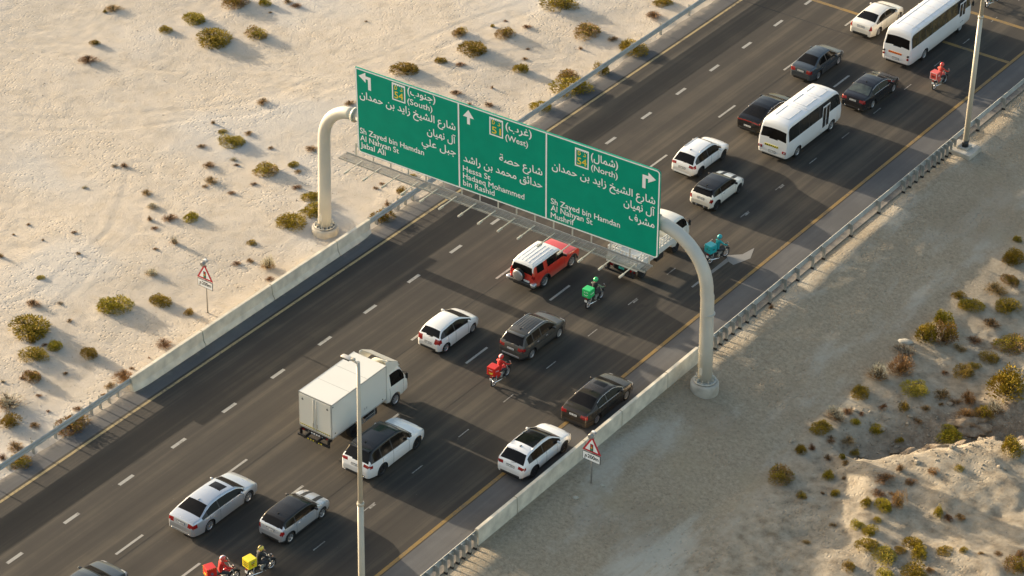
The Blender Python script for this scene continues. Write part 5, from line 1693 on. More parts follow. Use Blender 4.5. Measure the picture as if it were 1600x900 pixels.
# ------------------------------------------------------------------ box truck
BOXW = P('truck_box_white', (0.74, 0.725, 0.65), 0.0, 0.45)
def cab(root, y0, y1, W, H, name='cab', col=BOXW, R_=.38, wy=None, sig=.03):
    """forward-control cab lofted about its own centre"""
    L = y1 - y0
    c = empty(name, (0, (y0 + y1) / 2, 0), parent=root)
    h = L / 2
    wy = wy - (y0 + y1) / 2
    S = dict(L=L, W=W, R=R_, ra=-9, fa=wy, paint=col, sig=sig,
             top=[(-h, H - .06), (-h + .10, H - .01), (-.1, H), (h - .75, H - .03), (h - .55, H - .12), (h - .16, 1.36), (h - .10, 1.22), (h - .03, .95), (h, .60)],
             belt=[(-h, 1.28), (h, 1.22)], tumble=.14, crown=.07, beltfac=.98, taper_r=.0, taper_f=.05, round=.10, zmid=.8, hmin=.25, sill=.42, gap=.05,
             ws=(h - .56, h - .13), glass=(-h + .25, h - .20), sw=[(-h + .40, h - .32)], doors=[(-h + .28, h - .42)], pillar=col, trim=col, head=(.12, .62, .85))
    F = loft(c, S)
    for s in (1, -1):
        m = MB(); m.tube([(s * (W / 2 - .14), h - .46, 1.70), (s * (W / 2 + .10), h - .34, 1.74), (s * (W / 2 + .12), h - .34, 1.4)], .016, BLACK, n=8)
        m.box((s * (W / 2 + .12), h - .34, 1.50), (.16, .06, .36), BLACK, bev=.03); m.build('mirror', None, c)
    return c, F
tk = empty('box_truck', (5.76, 86.68, 0)); tag(tk, 'white box truck with a tall cargo box and closed rear doors', 'truck')
TBL, TBW, Z0, Z1 = 4.42, 2.10, .92, 3.02
m = MB()
m.box((0, TBL / 2, (Z0 + Z1) / 2), (TBW, TBL, Z1 - Z0), BOXW, bev=.012)
bx = m.build('cargo_box', None, tk)
TRIMW = mat('aluminium_trim', (0.50, 0.49, 0.45), .5, .4)
m = MB()
for s in (1, -1):
    m.box((s * (TBW / 2 + .002), TBL / 2, Z1 - .03), (.03, TBL + .03, .07), TRIMW)
    m.box((s * (TBW / 2 + .002), TBL / 2, Z0 + .03), (.03, TBL + .03, .07), TRIMW)
    for yy in (0.0, TBL): m.box((s * (TBW / 2 - .02), yy, (Z0 + Z1) / 2), (.07, .034, Z1 - Z0 + .02), TRIMW)
m.box((0, 0.0, Z1 - .03), (TBW, .034, .07), TRIMW); m.box((0, 0, Z0 + .03), (TBW, .034, .07), TRIMW)
for yy in (1.45, 2.9): m.box((0, yy, Z1 + .004), (TBW - .1, .02, .006), TRIMW)
m.build('edge_trim', None, bx)
for s in (1, -1):
    m = MB(); m.box((s * .505, -.022, (Z0 + Z1) / 2), (.985, .03, Z1 - Z0 - .18), BOXW, bev=.008)
    d_ = m.build('rear_door', None, tk)
    k = MB(); k.tube([(s * .10, -.06, Z0 + .12), (s * .10, -.06, Z1 - .12)], .014, TRIMW, n=6)
    k.box((s * .14, -.055, Z0 + .42), (.03, .03, .22), TRIMW); k.build('lock_bar', None, d_)
    w_ = MB(); w_.prism([(s * .80 - .07, -.045, Z1 - .40), (s * .80 + .07, -.045, Z1 - .40), (s * .80, -.045, Z1 - .27)], (0, .01, 0), BLACK); w_.build('warning_triangle', None, d_)
    e = MB()
    e.box((s * .5, -.047, Z0 + .20), (.94, .01, .05), YELR)
    for q_ in range(8): e.box((s * .5 - .43 + .12 * q_, -.054, Z0 + .20), (.05, .008, .045), BLACK)
    e.build('reflective_strip', None, d_)
sd = MB().box((TBW / 2 + .008, 2.12, (Z0 + Z1) / 2 - .12), (.02, .10, 1.65), TRIMW, bev=.005); sd.build('side_door_post', None, bx)
e = MB()
for (yy, zz) in ((.25, Z0 + .25), (4.1, Z0 + .18), (.10, Z1 - .18)): e.box((TBW / 2 + .012, yy, zz), (.008, .07, .07), BLACK)
for (yy) in (2.62, 2.78): e.box((TBW / 2 + .012, yy, Z0 + .42), (.008, .07, .11), TRIMW)
e.build('side_marks', None, bx)
m = MB()
for s in (1, -1): m.box((s * .38, 2.6, .74), (.10, 6.1, .20), UNDER)
m.box((0, 2.4, .60), (.8, 3.0, .22), UNDER)
for s in (1, -1): m.box((s * .82, 3.35, .56), (.34, .8, .34), BLACK, bev=.04)
m.build('chassis', None, tk)
m = MB(); m.box((0, -.18, .52), (2.05, .09, .11), BLACK)
for s in (1, -1):
    m.box((s * .9, -.09, .70), (.06, .16, .42), BLACK)
for q_ in range(7): m.box((-.5 + .17 * q_, -.228, .52), (.08, .008, .07), YELR)
m.build('rear_bumper', None, tk)
m = MB(); m.box((0, .02, .80), (2.0, .10, .14), BLACK)
for s in (1, -1): m.box((s * .80, -.035, .80), (.22, .03, .09), TAIL)
for q_ in range(6): m.box((-.40 + .16 * q_, -.036, .80), (.10, .02, .08), PLATE)
m.build('lamp_bar', None, tk)
for s in (1,-1):
    g_ = MB(); g_.box((s * 1.0, 3.0, .62), (.025, 1.1, .05), STEEL); g_.box((s * 1.0, 3.0, .48), (.025, 1.1, .05), STEEL)
    for yy in (2.5, 3.5): g_.box((s * .98, yy, .64), (.03, .04, .40), STEEL)
    g_.build('side_guard', None, tk)
for s in (1, -1):
    wheel(tk, s * .86, 1.85, .37, s, DARKRIM, .34, 8)
    wheel(tk, s * .86, 5.32, .37, s, ALLOY, .22, 8)
c, F = cab(tk, 4.60, 6.45, 1.88, 2.20, wy=5.32)
m = MB()
for s in (1, -1):
    m.prism([(s * .88, 4.62, 2.22), (s * .88, 5.75, 2.30), (s * .88, 5.60, 2.55), (s * .88, 4.75, 3.02), (s * .88, 4.62, 3.02)], (-s * .03, 0, 0), BOXW)
m.prism([(-.88, 5.75, 2.29), (.88, 5.75, 2.29), (.88, 5.60, 2.55), (-.88, 5.60, 2.55)], (0, -.03, 0), BOXW)
m.prism([(-.88, 5.60, 2.55), (.88, 5.60, 2.55), (.86, 4.80, 3.02), (-.86, 4.80, 3.02)], (0, 0, .03), BOXW)
m.build('wind_deflector', None, tk)

# ------------------------------------------------------------------ stake-bed pickup truck
pk = empty('flatbed_truck', (9.20, 109.25, 0)); tag(pk, 'white stake sided flatbed truck half hidden by the right end of the green sign', 'truck')
m = MB(); m.box((0, 1.85, .93), (2.0, 3.7, .10), BOXW); bd = m.build('cargo_bed', None, pk)
RIB = mat('stake_paint', (0.66, 0.65, 0.60), .5, vary=.1)
for s in (1, -1):
    m = MB(); x_ = s * .98
    m.box((x_, 1.85, 1.10), (.05, 3.7, .30), RIB)
    for zz in (1.40, 1.60, 1.80): m.box((x_, 1.85, zz), (.04, 3.7, .05), RIB)
    for k in range(12): m.box((x_, .04 + 3.62 * k / 11, 1.42), (.045, .05, .80), RIB)
    for k in range(11):
        y_ = .04 + 3.62 * k / 11
        m.tube([(x_, y_, 1.28), (x_, y_ + .33, 1.78)], .014, RIB, n=5); m.tube([(x_, y_ + .33, 1.28), (x_, y_, 1.78)], .014, RIB, n=5)
    m.build('stake_side', None, pk)
m = MB()
for zz in (1.40, 1.60, 1.80): m.box((0, 0.0, zz), (1.96, .04, .05), RIB)
for k in range(9): m.box((-.94 + .235 * k, 0.0, 1.45), (.05, .045, .75), RIB)
m.build('tailgate_rack', None, pk)
m = MB(); m.box((0, -.03, 1.02), (2.04, .06, .34), BOXW, bev=.01); tg = m.build('tailgate', None, pk)
e = MB()
e.prism([(-.74, -.068, .98), (-.60, -.068, .98), (-.67, -.068, 1.10)], (0, .006, 0), BLACK)
for q_ in range(6): e.box((-.42 + .13 * q_, -.064, 1.0), (.09, .008, .05), ORANGE if q_ % 2 else mat('brown_mark', (.25, .12, .03), .6))
e.prism([(.56, -.068, .98), (.70, -.068, .98), (.63, -.068, 1.10)], (0, .006, 0), REDR)
e.box((.80, -.064, 1.02), (.16, .008, .09), REDR); e.box((.42, -.064, 1.0), (.10, .008, .07), YELR)
e.build('rear_marks', None, tg)
m = MB()
for s in (1, -1): m.box((s * .38, 2.6, .72), (.10, 5.0, .18), UNDER)
m.box((0, -.22, .50), (1.9, .08, .10), BLACK)
for s in (1, -1): m.box((s * .8, -.12, .68), (.06, .24, .36), BLACK); m.box((s * .72, -.05, .74), (.28, .06, .12), TAIL)
for s in (1, -1): m.box((s * .85, 2.4, .60), (.25, .7, .32), BLACK, bev=.03)
m.build('chassis', None, pk)
m = MB(); m.box((0, -.06, .74), (.36, .02, .14), mat('green_plate', (.05, .35, .28), .5)); m.build('plate', None, pk)
for s in (1, -1):
    wheel(pk, s * .80, .80, .34, s, DARKRIM, .30, 8); wheel(pk, s * .80, 4.18, .34, s, DARKRIM, .2, 8)
c, F = cab(pk, 3.82, 5.62, 1.80, 2.05, wy=4.18 + .3, R_=.34)

# ================================================================== motorcycles and riders
def skin_body(name, verts, edges, radii, root_i, subsurf=1):
    me = bpy.data.meshes.new(name)
    me.from_pydata(verts, edges, [])
    o = bpy.data.objects.new(name, me); COL.objects.link(o)
    md = o.modifiers.new('skin', 'SKIN'); md.use_smooth_shade = True
    for i, r in enumerate(radii):
        sv = me.skin_vertices[0].data[i]
        sv.radius = r if hasattr(r, '__len__') else (r, r)
        sv.use_root = (i == root_i)
    s = o.modifiers.new('sub', 'SUBSURF'); s.levels = subsurf; s.render_levels = subsurf
    bpy.context.view_layer.update()
    nm = bpy.data.meshes.new_from_object(o.evaluated_get(bpy.context.evaluated_depsgraph_get()))
    bpy.data.objects.remove(o)
    return nm

SKIN = mat('skin', (0.26, 0.15, 0.095), 0.6, vary=.08)
def rider(loc, rz, label, jacket, trousers, helmet, helmet2, sleeves=None):
    V = [(0, -.12, .84), (0, -.10, 1.00), (0, -.05, 1.20), (0, 0.0, 1.36), (0, .04, 1.45), (0, .07, 1.56)]
    Rr = [(.17, .13), (.15, .115), (.175, .12), (.12, .10), (.055, .055), (.075, .085)]
    E_ = [(i, i + 1) for i in range(5)]
    def add(p, r, parent):
        V.append(p); Rr.append(r); E_.append((parent, len(V) - 1)); return len(V) - 1
    for s in (1, -1):
        sh = add((s * .19, .0, 1.35), (.07, .07), 3)
        el = add((s * .33, .20, 1.14), (.05, .05), sh)
        wr_ = add((s * .33, .43, 1.04), (.035, .035), el)
        pa = add((s * .335, .50, 1.03), (.040, .022), wr_)
        hp = add((s * .10, -.08, .80), (.11, .11), 0)
        kn = add((s * .24, .30, .76), (.072, .072), hp)
        an = add((s * .20, .12, .36), (.05, .05), kn)
        to = add((s * .20, .30, .31), (.045, .035), an)
    me = skin_body('person', V, E_, Rr, 0, 1)
    # hands: four curled fingers and a thumb on each grip
    bm = bmesh.new(); bm.from_mesh(me)
    mb = MB(); mb.bm.free(); mb.bm = bm
    for s in (1, -1):
        for k in range(4):
            x = s * (.305 + .020 * k); l = (.030, .036, .034, .026)[k]
            mb.tube([(x, .52, 1.045), (x, .545 + l * .4, 1.05), (x, .56 + l * .5, 1.03), (x, .55, 1.005)], [.0095, .009, .0085, .007], None, n=6)
        mb.tube([(s * .300, .48, 1.03), (s * .283, .505, 1.015), (s * .295, .53, 1.005)], [.011, .010, .008], None, n=6)
    # face: nose and jaw line under the visor
    mb.tube([(0, .15, 1.56), (0, .172, 1.535)], [.012, .016], None, n=6)
    mats = [jacket, trousers, SKIN, BLACK, sleeves or jacket]
    for f in bm.faces:
        c = f.calc_center_median()
        if c.y > .455 and c.z > .9: f.material_index = 2
        elif c.z > 1.44 and abs(c.x) < .15: f.material_index = 2
        elif c.z < .40: f.material_index = 3
        elif c.z < .90: f.material_index = 1
        elif abs(c.x) > .22: f.material_index = 4
        else: f.material_index = 0
        f.smooth = True
    nm = bpy.data.meshes.new('person'); bm.to_mesh(nm); bm.free()
    for m_ in mats: nm.materials.append(m_)
    o = bpy.data.objects.new('person', nm); COL.objects.link(o)
    o.location = loc; o.rotation_euler = (0, 0, rz)
    tag(o, label, 'person')
    h = MB()
    r = bmesh.ops.create_uvsphere(h.bm, u_segments=20, v_segments=14, radius=1)
    i1, i2, i3 = h.mi(helmet), h.mi(helmet2), h.mi(GLASS)
    for v in r['verts']: v.co = Vector((v.co.x * .135, v.co.y * .165 + .07, v.co.z * .15 + 1.60))
    for f in h.bm.faces:
        c = f.calc_center_median()
        f.smooth = True
        f.material_index = i3 if (c.y > .15 and 1.54 < c.z < 1.64) else i2 if (abs(c.x) < .045 and c.z > 1.60) else i1
    h.build('helmet', None, o)
    return o

def motorcycle(x, y, rz, label, tankm, box=None):
    r = empty('motorcycle', (x, y, 0.005), rz); tag(r, label, 'motorcycle')
    for yy, s_ in ((.66, 1), (-.62, 1)):
        w = empty('wheel', (0, yy, .30), parent=r)
        t = MB(); t.lathe([(.235, -.03), (.27, -.05), (.295, -.03), (.30, 0), (.295, .03), (.27, .05), (.235, .03), (.235, -.03)], (0, 0, 0), 'x', RUBBER, 24, cap=False); t.build('tyre', None, w)
        q = MB(); q.lathe([(.215, -.02), (.24, -.025), (.24, .025), (.215, .02), (.215, -.02)], (0, 0, 0), 'x', ALLOY, 24, cap=False)
        q.lathe([(.05, -.06), (.05, .06)], (0, 0, 0), 'x', ALLOY, 12)
        for k in range(6):
            a = math.pi / 3 * k; q.box((0, .13 * math.cos(a), .13 * math.sin(a)), (.02, .19, .022), ALLOY, rot=(a, 0, 0))
        q.build('rim', None, w)
    m = MB()
    m.tube([(0, .42, .88), (0, .30, .62), (0, .12, .36), (0, -.22, .36), (0, -.30, .60), (0, -.78, .78)], .028, BLACK, n=8)
    m.tube([(0, .42, .84), (0, -.1, .74), (0, -.75, .76)], .025, BLACK, n=8)
    for s in (1, -1):
        m.tube([(s * .09, -.22, .36), (s * .09, -.62, .30)], .022, BLACK, n=6)
        m.tube([(s * .12, -.60, .32), (s * .11, -.48, .72)], .028, STEEL, n=8)
    m.build('frame', None, r)
    m = MB(); m.box((0, .12, .44), (.26, .36, .28), STEEL, bev=.05); m.lathe([(.07, -.17), (.075, 0), (.07, .17)], (0, .12, .40), 'x', BLACK, 14)
    m.box((0, .22, .60), (.18, .16, .14), STEEL, bev=.02); m.build('engine', None, r)
    m = MB()
    for s in (1, -1): m.tube([(s * .085, .66, .30), (s * .08, .46, .90)], .024, STEEL, n=8)
    m.build('front_fork', None, r)
    m = MB(); m.tube([(-.36, .44, 1.02), (-.20, .47, .98), (0, .46, .95), (.20, .47, .98), (.36, .44, 1.02)], .015, STEEL, n=8)
    for s in (1, -1): m.tube([(s * .29, .455, 1.0), (s * .38, .435, 1.025)], .022, BLACK, n=8)
    hb = m.build('handlebar', None, r)
    for s in (1, -1):
        m = MB(); m.tube([(s * .24, .46, 1.0), (s * .30, .47, 1.16)], .008, BLACK, n=6); m.box((s * .32, .47, 1.19), (.12, .03, .08), CHROME, bev=.015); m.build('mirror', None, hb)
    m = MB(); m.lathe([(.04, -.08), (.09, -.04), (.10, .03), (.09, .05)], (0, .60, .86), 'y', BLACK, 16); m.lathe([(.085, .052), (.001, .06)], (0, .60, .86), 'y', HEAD, 16); m.build('headlight', None, r)
    m = MB(); m.box((0, .25, .80), (.26, .46, .22), tankm, bev=.08, taper=.75); m.build('fuel_tank', None, r, smooth=60)
    m = MB(); m.box((0, -.22, .78), (.26, .62, .10), BLACK, bev=.04); m.build('seat', None, r, smooth=60)
    m = MB()
    for s in (1, -1): m.box((s * .13, -.30, .62), (.03, .34, .18), tankm, bev=.012)
    m.build('side_cover', None, r)
    for yy, s_ in ((.66, 1), (-.62, -1)):
        m = MB(); pa = [(0, yy + .34 * math.cos(a), .30 + .34 * math.sin(a)) for a in np.linspace(.5, 2.6, 9)]
        m.tube(pa, .045, BLACK, n=6); m.build('mudguard', None, r)
    m = MB(); m.tube([(.14, .2, .36), (.17, -.1, .26), (.18, -.35, .32), (.19, -.85, .44)], [.022, .022, .045, .042], CHROME, n=10); m.build('exhaust_pipe', None, r)
    m = MB(); m.box((0, -.90, .60), (.17, .02, .13), PLATE); m.tube([(0, -.78, .74), (0, -.90, .62)], .02, BLACK, n=6); m.build('plate', None, r)
    MB().box((0, -.88, .74), (.14, .06, .07), TAIL, bev=.015).build('taillight', None, r)
    m = MB()
    for s in (1, -1): m.tube([(s * .11, .12, .32), (s * .27, .12, .31)], .016, STEEL, n=6)
    m.build('foot_peg', None, r)
    if box:
        bw, bl, bh, bm_, kind = box
        zc = .86 + bh / 2; yc = -.46 - bl / 2 + .06
        bx = MB().box((0, yc, zc), (bw, bl, bh), bm_, bev=.025).build('delivery_box', None, r)
        m = MB(); m.box((0, -.55, .825), (.34, .5, .025), BLACK); m.build('luggage_rack', None, r)
        yb = yc - bl / 2 - .004; xs = bw / 2 + .004
        if kind == 'smile':
            e = MB()
            pts = [(-.13, yb, zc - .02), (-.04, yb, zc - .06), (.05, yb, zc - .05), (.14, yb, zc + .0), (.12, yb, zc - .13), (.02, yb, zc - .17), (-.09, yb, zc - .14)]
            e.prism(pts, (0, -.004, 0), YELR)
            for k in range(5): e.box((-.10 + .045 * k, yb - .002, zc + .11), (.028, .004, .035), SWHITE)
            for k in range(3): e.box((xs, yc - .12 + .10 * k, zc + .05 - .03 * k), (.004, .09, .03), SWHITE, rot=(R(30), 0, 0))
            e.build('box_lettering', None, bx)
        elif kind == 'check':
            e = MB()
            for (ax, az, ex, ez) in ((-bw / 2 + .02, zc + bh / 2 - .02, bw / 2 - .02, zc + bh / 2 - .02), (-bw / 2 + .02, zc - bh / 2 + .02, bw / 2 - .02, zc - bh / 2 + .02),
                                     (-bw / 2 + .02, zc - bh / 2 + .02, -bw / 2 + .02, zc + bh / 2 - .02), (bw / 2 - .02, zc - bh / 2 + .02, bw / 2 - .02, zc + bh / 2 - .02)):
                for k in range(10):
                    t = k / 9
                    e.box((ax + (ex - ax) * t, yb - .002, az + (ez - az) * t), (.03, .005, .03), YELR if k % 2 else BLACK)
            for k in range(10): e.box((xs, yc - bl / 2 + .03 + (bl - .06) * k / 9, zc + bh / 2 - .02), (.005, .028, .028), YELR if k % 2 else BLACK)
            e.prism([(-.12, yb - .003, zc - .04), (.12, yb - .003, zc - .04), (.06, yb - .003, zc - .16), (-.06, yb - .003, zc - .16)], (0, -.004, 0), YELR)
            e.box((-.02, yb - .002, zc + .08), (.24, .004, .04), mat('box_dark_red', (.3, .02, .02), .5))
            e.box((xs, yc, zc - .05), (.004, .12, .16), mat('box_blue_grey', (.12, .14, .2), .5), rot=(R(35), 0, 0))
            e.build('box_lettering', None, bx)
        elif kind == 'face':
            e = MB()
            for (a, b) in ((-.10, .09), (.02, .09), (.12, .10)): e.box((a, yb - .002, zc + b), (.05, .004, .05), SWHITE)
            for k in range(7):
                a = math.pi * (1.15 + .7 * k / 6)
                e.box((.0 + .12 * math.cos(a), yb - .002, zc - .02 + .10 * math.sin(a)), (.045, .004, .03), SWHITE, rot=(0, -(a + math.pi / 2), 0))
            for k in range(3): e.box((xs, yc - .12 + .12 * k, zc), (.004, .05, .08), SWHITE)
            e.build('box_lettering', None, bx)
        elif kind == 'rows':
            e = MB(); rd2 = random.Random(8)
            for rr_ in range(3):
                x0 = -.17
                while x0 < .15:
                    w_ = rd2.uniform(.03, .06); e.box((x0 + w_ / 2, yb - .002, zc + .11 - .11 * rr_), (w_ * .8, .004, .055), BLACK); x0 += w_ + .01
            for rr_ in range(3): e.box((xs, yc, zc + .12 - .10 * rr_), (.004, .22 - .04 * rr_, .05), (mat('box_blue', (.12, .16, .25), .5), BLACK, REDR)[rr_])
            e.build('box_lettering', None, bx)
        elif kind == 'frame':
            e = MB()
            for zz in (-1, 1): e.box((0, yb - .002, zc + zz * (bh / 2 - .03)), (bw - .04, .004, .02), SWHITE)
            for ss in (-1, 1): e.box((ss * (bw / 2 - .03), yb - .002, zc), (.02, .004, bh - .06), SWHITE)
            e.box((0, yb - .002, zc - .02), (.24, .004, .16), mat('box_maroon', (.25, .03, .03), .5)); e.box((0, yb - .005, zc - .02), (.20, .004, .03), mat('box_text_dark', (.05, .01, .01), .5))
            e.box((xs, yc, zc + .03), (.004, .10, .12), SWHITE)
            e.build('box_lettering', None, bx)
        elif kind == 'dot':
            e = MB()
            e.lathe([(.05, -.004), (.001, -.005)], (-.02, yb, zc + .02), 'y', SBLK, 12); e.box((.14, yb - .002, zc), (.08, .004, .05), SBLK); e.box((xs, yc, zc), (.004, .16, .06), SBLK)
            e.build('box_lettering', None, bx)
    return r
def cloth(n, c): return mat(n, c, .8, vary=.15, scale=8, bump=.3, bscale=25)
REDC = cloth('red_cloth', (.55, .02, .012)); REDB = mat('red_box', (.62, .02, .012), .4, coat=.3)
CORC = cloth('coral_cloth', (.60, .06, .035)); CORB = mat('coral_box', (.66, .10, .075), .4, coat=.3)
GRNC = mat('green_box', (.02, .52, .14), .4, coat=.3); GRNH = mat('green_helmet', (.03, .50, .17), .3, coat=.5)
TEAC = cloth('teal_cloth', (.01, .30, .32)); TEAB = mat('teal_box', (.01, .34, .37), .4, coat=.3)
YELB = mat('yellow_box', (.85, .66, .02), .4, coat=.3); YELH = mat('yellow_helmet', (.80, .60, .08), .3, coat=.5)
BLKC = cloth('black_cloth', (.02, .02, .022)); DKC = cloth('dark_trousers', (.03, .03, .035)); WHH = mat('white_helmet', (.7, .68, .66), .3, coat=.5)
GRYC = cloth('grey_green_cloth', (.16, .25, .14))
riders = [
 (9.72, 97.05, .02, REDC, DKC, REDB, WHH, None, (.53, .52, .52, REDB, 'smile'), REDB, 'motorcycle carrying a red box with a yellow mark, behind the dark grey SUV', 'rider in red jacket and white striped red helmet behind the dark grey SUV'),
 (9.42, 106.25, .0, BLKC, DKC, GRNH, GRNH, GRYC, (.53, .52, .52, GRNC, 'face'), BLACK, 'motorcycle carrying a bright green box with a white smile, behind the flatbed truck', 'rider in dark clothes with a bright green helmet behind the flatbed truck'),
 (12.42, 114.15, -.22, TEAC, DKC, TEAB, TEAB, None, (.53, .52, .52, TEAB, 'dot'), BLACK, 'motorcycle carrying a teal box, beside the painted road arrow', 'rider in teal jacket and teal helmet beside the painted road arrow'),
 (12.52, 140.05, -.06, CORC, DKC, CORB, REDB, None, (.53, .52, .52, CORB, 'frame'), CORB, 'motorcycle carrying a coral red box right of the far white minibus', 'rider in coral red jacket and helmet right of the far white minibus'),
 (9.20, 75.50, -.40, REDC, DKC, CORB, WHH, None, (.53, .52, .52, REDB, 'check'), REDB, 'motorcycle carrying a red box with checkered yellow edges at the bottom edge of the picture', 'rider in red jacket and coral helmet at the bottom edge of the picture'),
 (10.15, 77.15, -.20, BLKC, DKC, YELH, BLACK, None, (.53, .52, .52, YELB, 'rows'), BLACK, 'motorcycle carrying a yellow box with black writing, ahead of the bottom red motorcycle', 'rider in black clothes and yellow helmet beside the silver hatchback'),
 (9.85, 152.3, -.1, GRNC, DKC, GRNH, GRNH, None, None, GRNC, 'dark motorcycle without a box at the top edge behind the lamp post', 'rider in green jacket at the top edge behind the lamp post'),
]
for (x, y, rz, jk, tr_, h1, h2, sl, bx, tk_, lb, lr) in riders:
    for o_ in (motorcycle(x, y, rz, lb, tk_, bx), rider((x, y, 0.01), rz, lr, jk, tr_, h1, h2, sl)):
        o_.scale = (0.95, 0.95, 0.95)

# ================================================================== desert shrubs
def leafmat(name, c1, c2, rough=.75, trans=0.25):
    g = NT(name)
    oi = g.t.nodes.new('ShaderNodeObjectInfo')
    n = g.noise(3.0, 3)
    n2 = g.noise(14.0, 2)
    f = g.math('ADD', g.math('MULTIPLY', n, .6), g.math('MULTIPLY', n2, .4))
    c = g.ramp(f, [(0.35, c1), (0.62, c2)])
    hs = g.t.nodes.new('ShaderNodeHueSaturation')
    g.t.links.new(g.math('ADD', g.math('MULTIPLY', oi.outputs['Random'], .35), .82), hs.inputs['Value'])
    g.t.links.new(g.math('ADD', g.math('MULTIPLY', oi.outputs['Random'], .03), .485), hs.inputs['Hue'])
    g.t.links.new(c, hs.inputs['Color'])
    g.b.inputs['Specular IOR Level'].default_value = .2
    g.b.inputs['Subsurface Weight'].default_value = 0.0
    return g.out(hs.outputs['Color'], rough)
LG = leafmat('leaf_olive', (.17, .125, .006), (.36, .255, .012))
LY = leafmat('leaf_yellow_olive', (.22, .155, .018), (.40, .28, .04))
LB = leafmat('twig_brown', (.20, .11, .035), (.38, .22, .08))
LR = leafmat('twig_rust', (.17, .075, .02), (.32, .15, .04))
LP = leafmat('straw_pale', (.36, .31, .20), (.58, .54, .40))
TW = leafmat('twig_dark', (.06, .042, .025), (.11, .08, .045))

def bush_mesh(name, kind, seed):
    """unit bush (1 m wide, 1 m tall): sprigs of small leaf faces on many twigs, uneven outline with gaps"""
    rd = random.Random(seed)
    co = []; fa = []; mi = []
    mats = {'g': [LG, LY, TW], 'm': [LG, LB, TW], 'o': [LY, LG, TW], 'b': [LB, LR, TW], 'r': [LR, LB, TW], 'p': [LP, LB, TW]}[kind]
    # a few overlapping clumps give the outline
    ncl = {'g': 9, 'm': 9, 'o': 8, 'b': 7, 'r': 7, 'p': 6}[kind]
    cl = [(rd.uniform(-.08, .08), rd.uniform(-.08, .08), .0, .36, .75)]
    for k in range(ncl):
        a = rd.uniform(0, 6.283); r = rd.uniform(.12, .30)
        cl.append((r * math.cos(a), r * math.sin(a), 0.0, rd.uniform(.14, .24), rd.uniform(.45, .95)))
    def leaf(p, d, l, w, m):
        d = d.normalized()
        s_ = d.cross(Vector((rd.uniform(-1, 1), rd.uniform(-1, 1), rd.uniform(-1, 1))))
        if s_.length < 1e-3: return
        s_ = s_.normalized() * w
        i = len(co)
        co.extend([p - s_ * .5, p + s_ * .5, p + d * l + s_ * .25, p + d * l - s_ * .25])
        fa.append((i, i + 1, i + 2, i + 3)); mi.append(m)
    per = {'g': 300, 'm': 260, 'o': 250, 'b': 130, 'r': 170, 'p': 170}[kind]
    for (cx, cy, cz, cr, ch) in cl:
        n = int(per * (cr / .25) ** 1.6)
        dry = rd.random()
        for k in range(n):
            a = rd.uniform(0, 6.283); u = rd.uniform(0, 1)
            el = math.asin(u)
            d = Vector((math.cos(a) * math.cos(el), math.sin(a) * math.cos(el), math.sin(el)))
            rr = rd.uniform(.62, 1.06) ** .7
            if kind in 'bp': rr = rd.uniform(.35, 1.1)
            p = Vector((cx + d.x * cr * rr, cy + d.y * cr * rr, ch * (0.03 + d.z * rr)))
            up = Vector((d.x, d.y, d.z * 1.2 + .45)) + Vector((rd.uniform(-.5, .5), rd.uniform(-.5, .5), rd.uniform(-.3, .3)))
            if kind in 'gmo':
                m = 0 if rd.random() < .8 else 1
                if kind == 'm' and (p.x > .12 or p.z < .25 or dry > .7): m = 1 if rd.random() < .75 else 0
                leaf(p, up, rd.uniform(.035, .075), rd.uniform(.018, .034), m)
            elif kind == 'p':
                leaf(p, up + Vector((0, 0, .5)), rd.uniform(.08, .16), rd.uniform(.010, .018), 0 if (rd.random() < .85 or p.z > .5) and p.z > .2 else 1)
            else:
                leaf(p, up, rd.uniform(.06, .14), rd.uniform(.010, .020), 0 if rd.random() < .7 else 1)
        # twigs from the root to the clump shell
        for k in range(14 if kind in 'gmo' else 26):
            a = rd.uniform(0, 6.283); el = rd.uniform(.1, 1.4)
            t = Vector((cx + cr * .9 * math.cos(a) * math.cos(el), cy + cr * .9 * math.sin(a) * math.cos(el), ch * .9 * math.sin(el)))
            b = Vector((cx * .3, cy * .3, -.05))
            s_ = (t - b).cross(Vector((0, 0, 1)))
            s_ = (s_.normalized() if s_.length > 1e-3 else Vector((1, 0, 0))) * .008
            i = len(co)
            co.extend([b - s_, b + s_, t + s_ * .4, t - s_ * .4]); fa.append((i, i + 1, i + 2, i + 3)); mi.append(2)
    me = bpy.data.meshes.new(name)
    me.from_pydata([tuple(c) for c in co], [], fa)
    for m in mats: me.materials.append(m)
    me.polygons.foreach_set('material_index', mi)
    return me
_bm = {k: [bush_mesh('shrub', k, 11 * i + ord(k)) for i in range(4)] for k in 'gmobrp'}
_nm = {'g': 'green_shrub', 'm': 'half_dry_shrub', 'o': 'yellow_shrub', 'b': 'dry_shrub', 'r': 'rusty_shrub', 'p': 'straw_shrub'}
_gr = {'b': 'dry brown', 'p': 'straw coloured', 'r': 'rust brown'}
rd = random.Random(77)
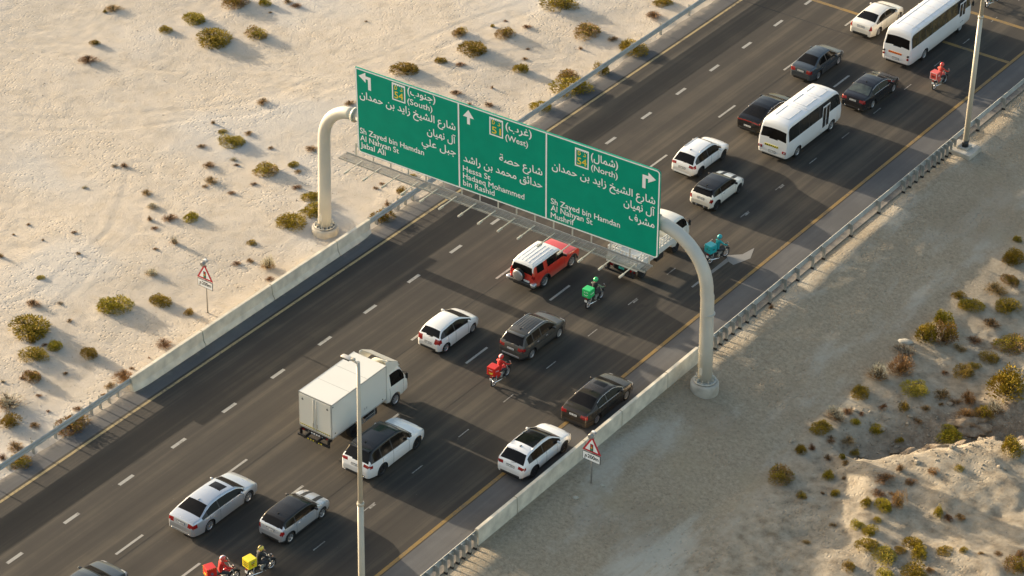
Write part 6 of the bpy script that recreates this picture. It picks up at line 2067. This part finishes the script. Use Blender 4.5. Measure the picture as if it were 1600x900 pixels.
for i, (x, y, w, h, k, lb) in enumerate(SHRUBS):
    if XL - .1 < x < XR + .1: x = XL - .35 if x < 5 else XR + .35
    o = bpy.data.objects.new(_nm[k], rd.choice(_bm[k])); COL.objects.link(o)
    o.location = (x, y, gz(x, y) - 0.02)
    o.rotation_euler = (0, 0, rd.uniform(0, 6.28))
    sx = w * rd.uniform(1.05, 1.2) * (1.18 if k in 'gmo' else 1.1); o.scale = (sx, sx * rd.uniform(.8, 1.0), h * rd.uniform(1.3, 1.7))
    if lb:
        tag(o, lb, 'bush', 'desert bushes beside the road')
    else:
        side = 'left' if x < 5 else 'right'
        tag(o, 'tiny %s tuft among many scattered over the ground %s of the road' % (_gr[k], side), 'tuft', 'tiny %s tufts %s of the road' % (_gr[k], side))

# stones and crumbled earth at the foot of the eroded bank: far too many to count
g_ = MB()
base = bmesh.new(); bmesh.ops.create_icosphere(base, subdivisions=1, radius=1)
bv = [v.co.copy() for v in base.verts]; bf = [tuple(v.index for v in f.verts) for f in base.faces]; base.free()
co = []; fa = []
rs = random.Random(9)
def add_pebble(x, y, s):
    z = gz(x, y) + s * .15; i = len(co); a = rs.uniform(0, 6.28); q = rs.uniform(.6, 1)
    for v in bv:
        k = rs.uniform(.75, 1.2)
        vx, vy = v.x * s * k, v.y * s * q * k
        co.append((x + vx * math.cos(a) - vy * math.sin(a), y + vx * math.sin(a) + vy * math.cos(a), z + v.z * s * .6 * k))
    for f in bf: fa.append(tuple(i + j for j in f))
for k in range(900):
    t = rs.uniform(0, 1); x = 26.5 + 11 * t + rs.gauss(0, 1.5); y = 105.0 + 10.5 * t + rs.gauss(0, 2.2)
    add_pebble(x, y, rs.uniform(.025, .09) if rs.random() < .93 else rs.uniform(.10, .22))
for k in range(900):
    x = rs.uniform(17.3, 36); y = rs.uniform(76, 150); add_pebble(x, y, rs.uniform(.018, .045))
for k in range(1300):
    x = rs.uniform(-44, -5.6); y = rs.uniform(72, 150)
    if vnoise(x / 7, y / 7, 4) > -.1: add_pebble(x, y, rs.uniform(.016, .045))
me = bpy.data.meshes.new('gravel'); me.from_pydata(co, [], fa)
me.materials.append(mat('pebble', (.30, .25, .18), .95, vary=.4, scale=1.5))
pb = bpy.data.objects.new('gravel', me); COL.objects.link(pb); tag(pb, kind='stuff')
g_.bm.free()
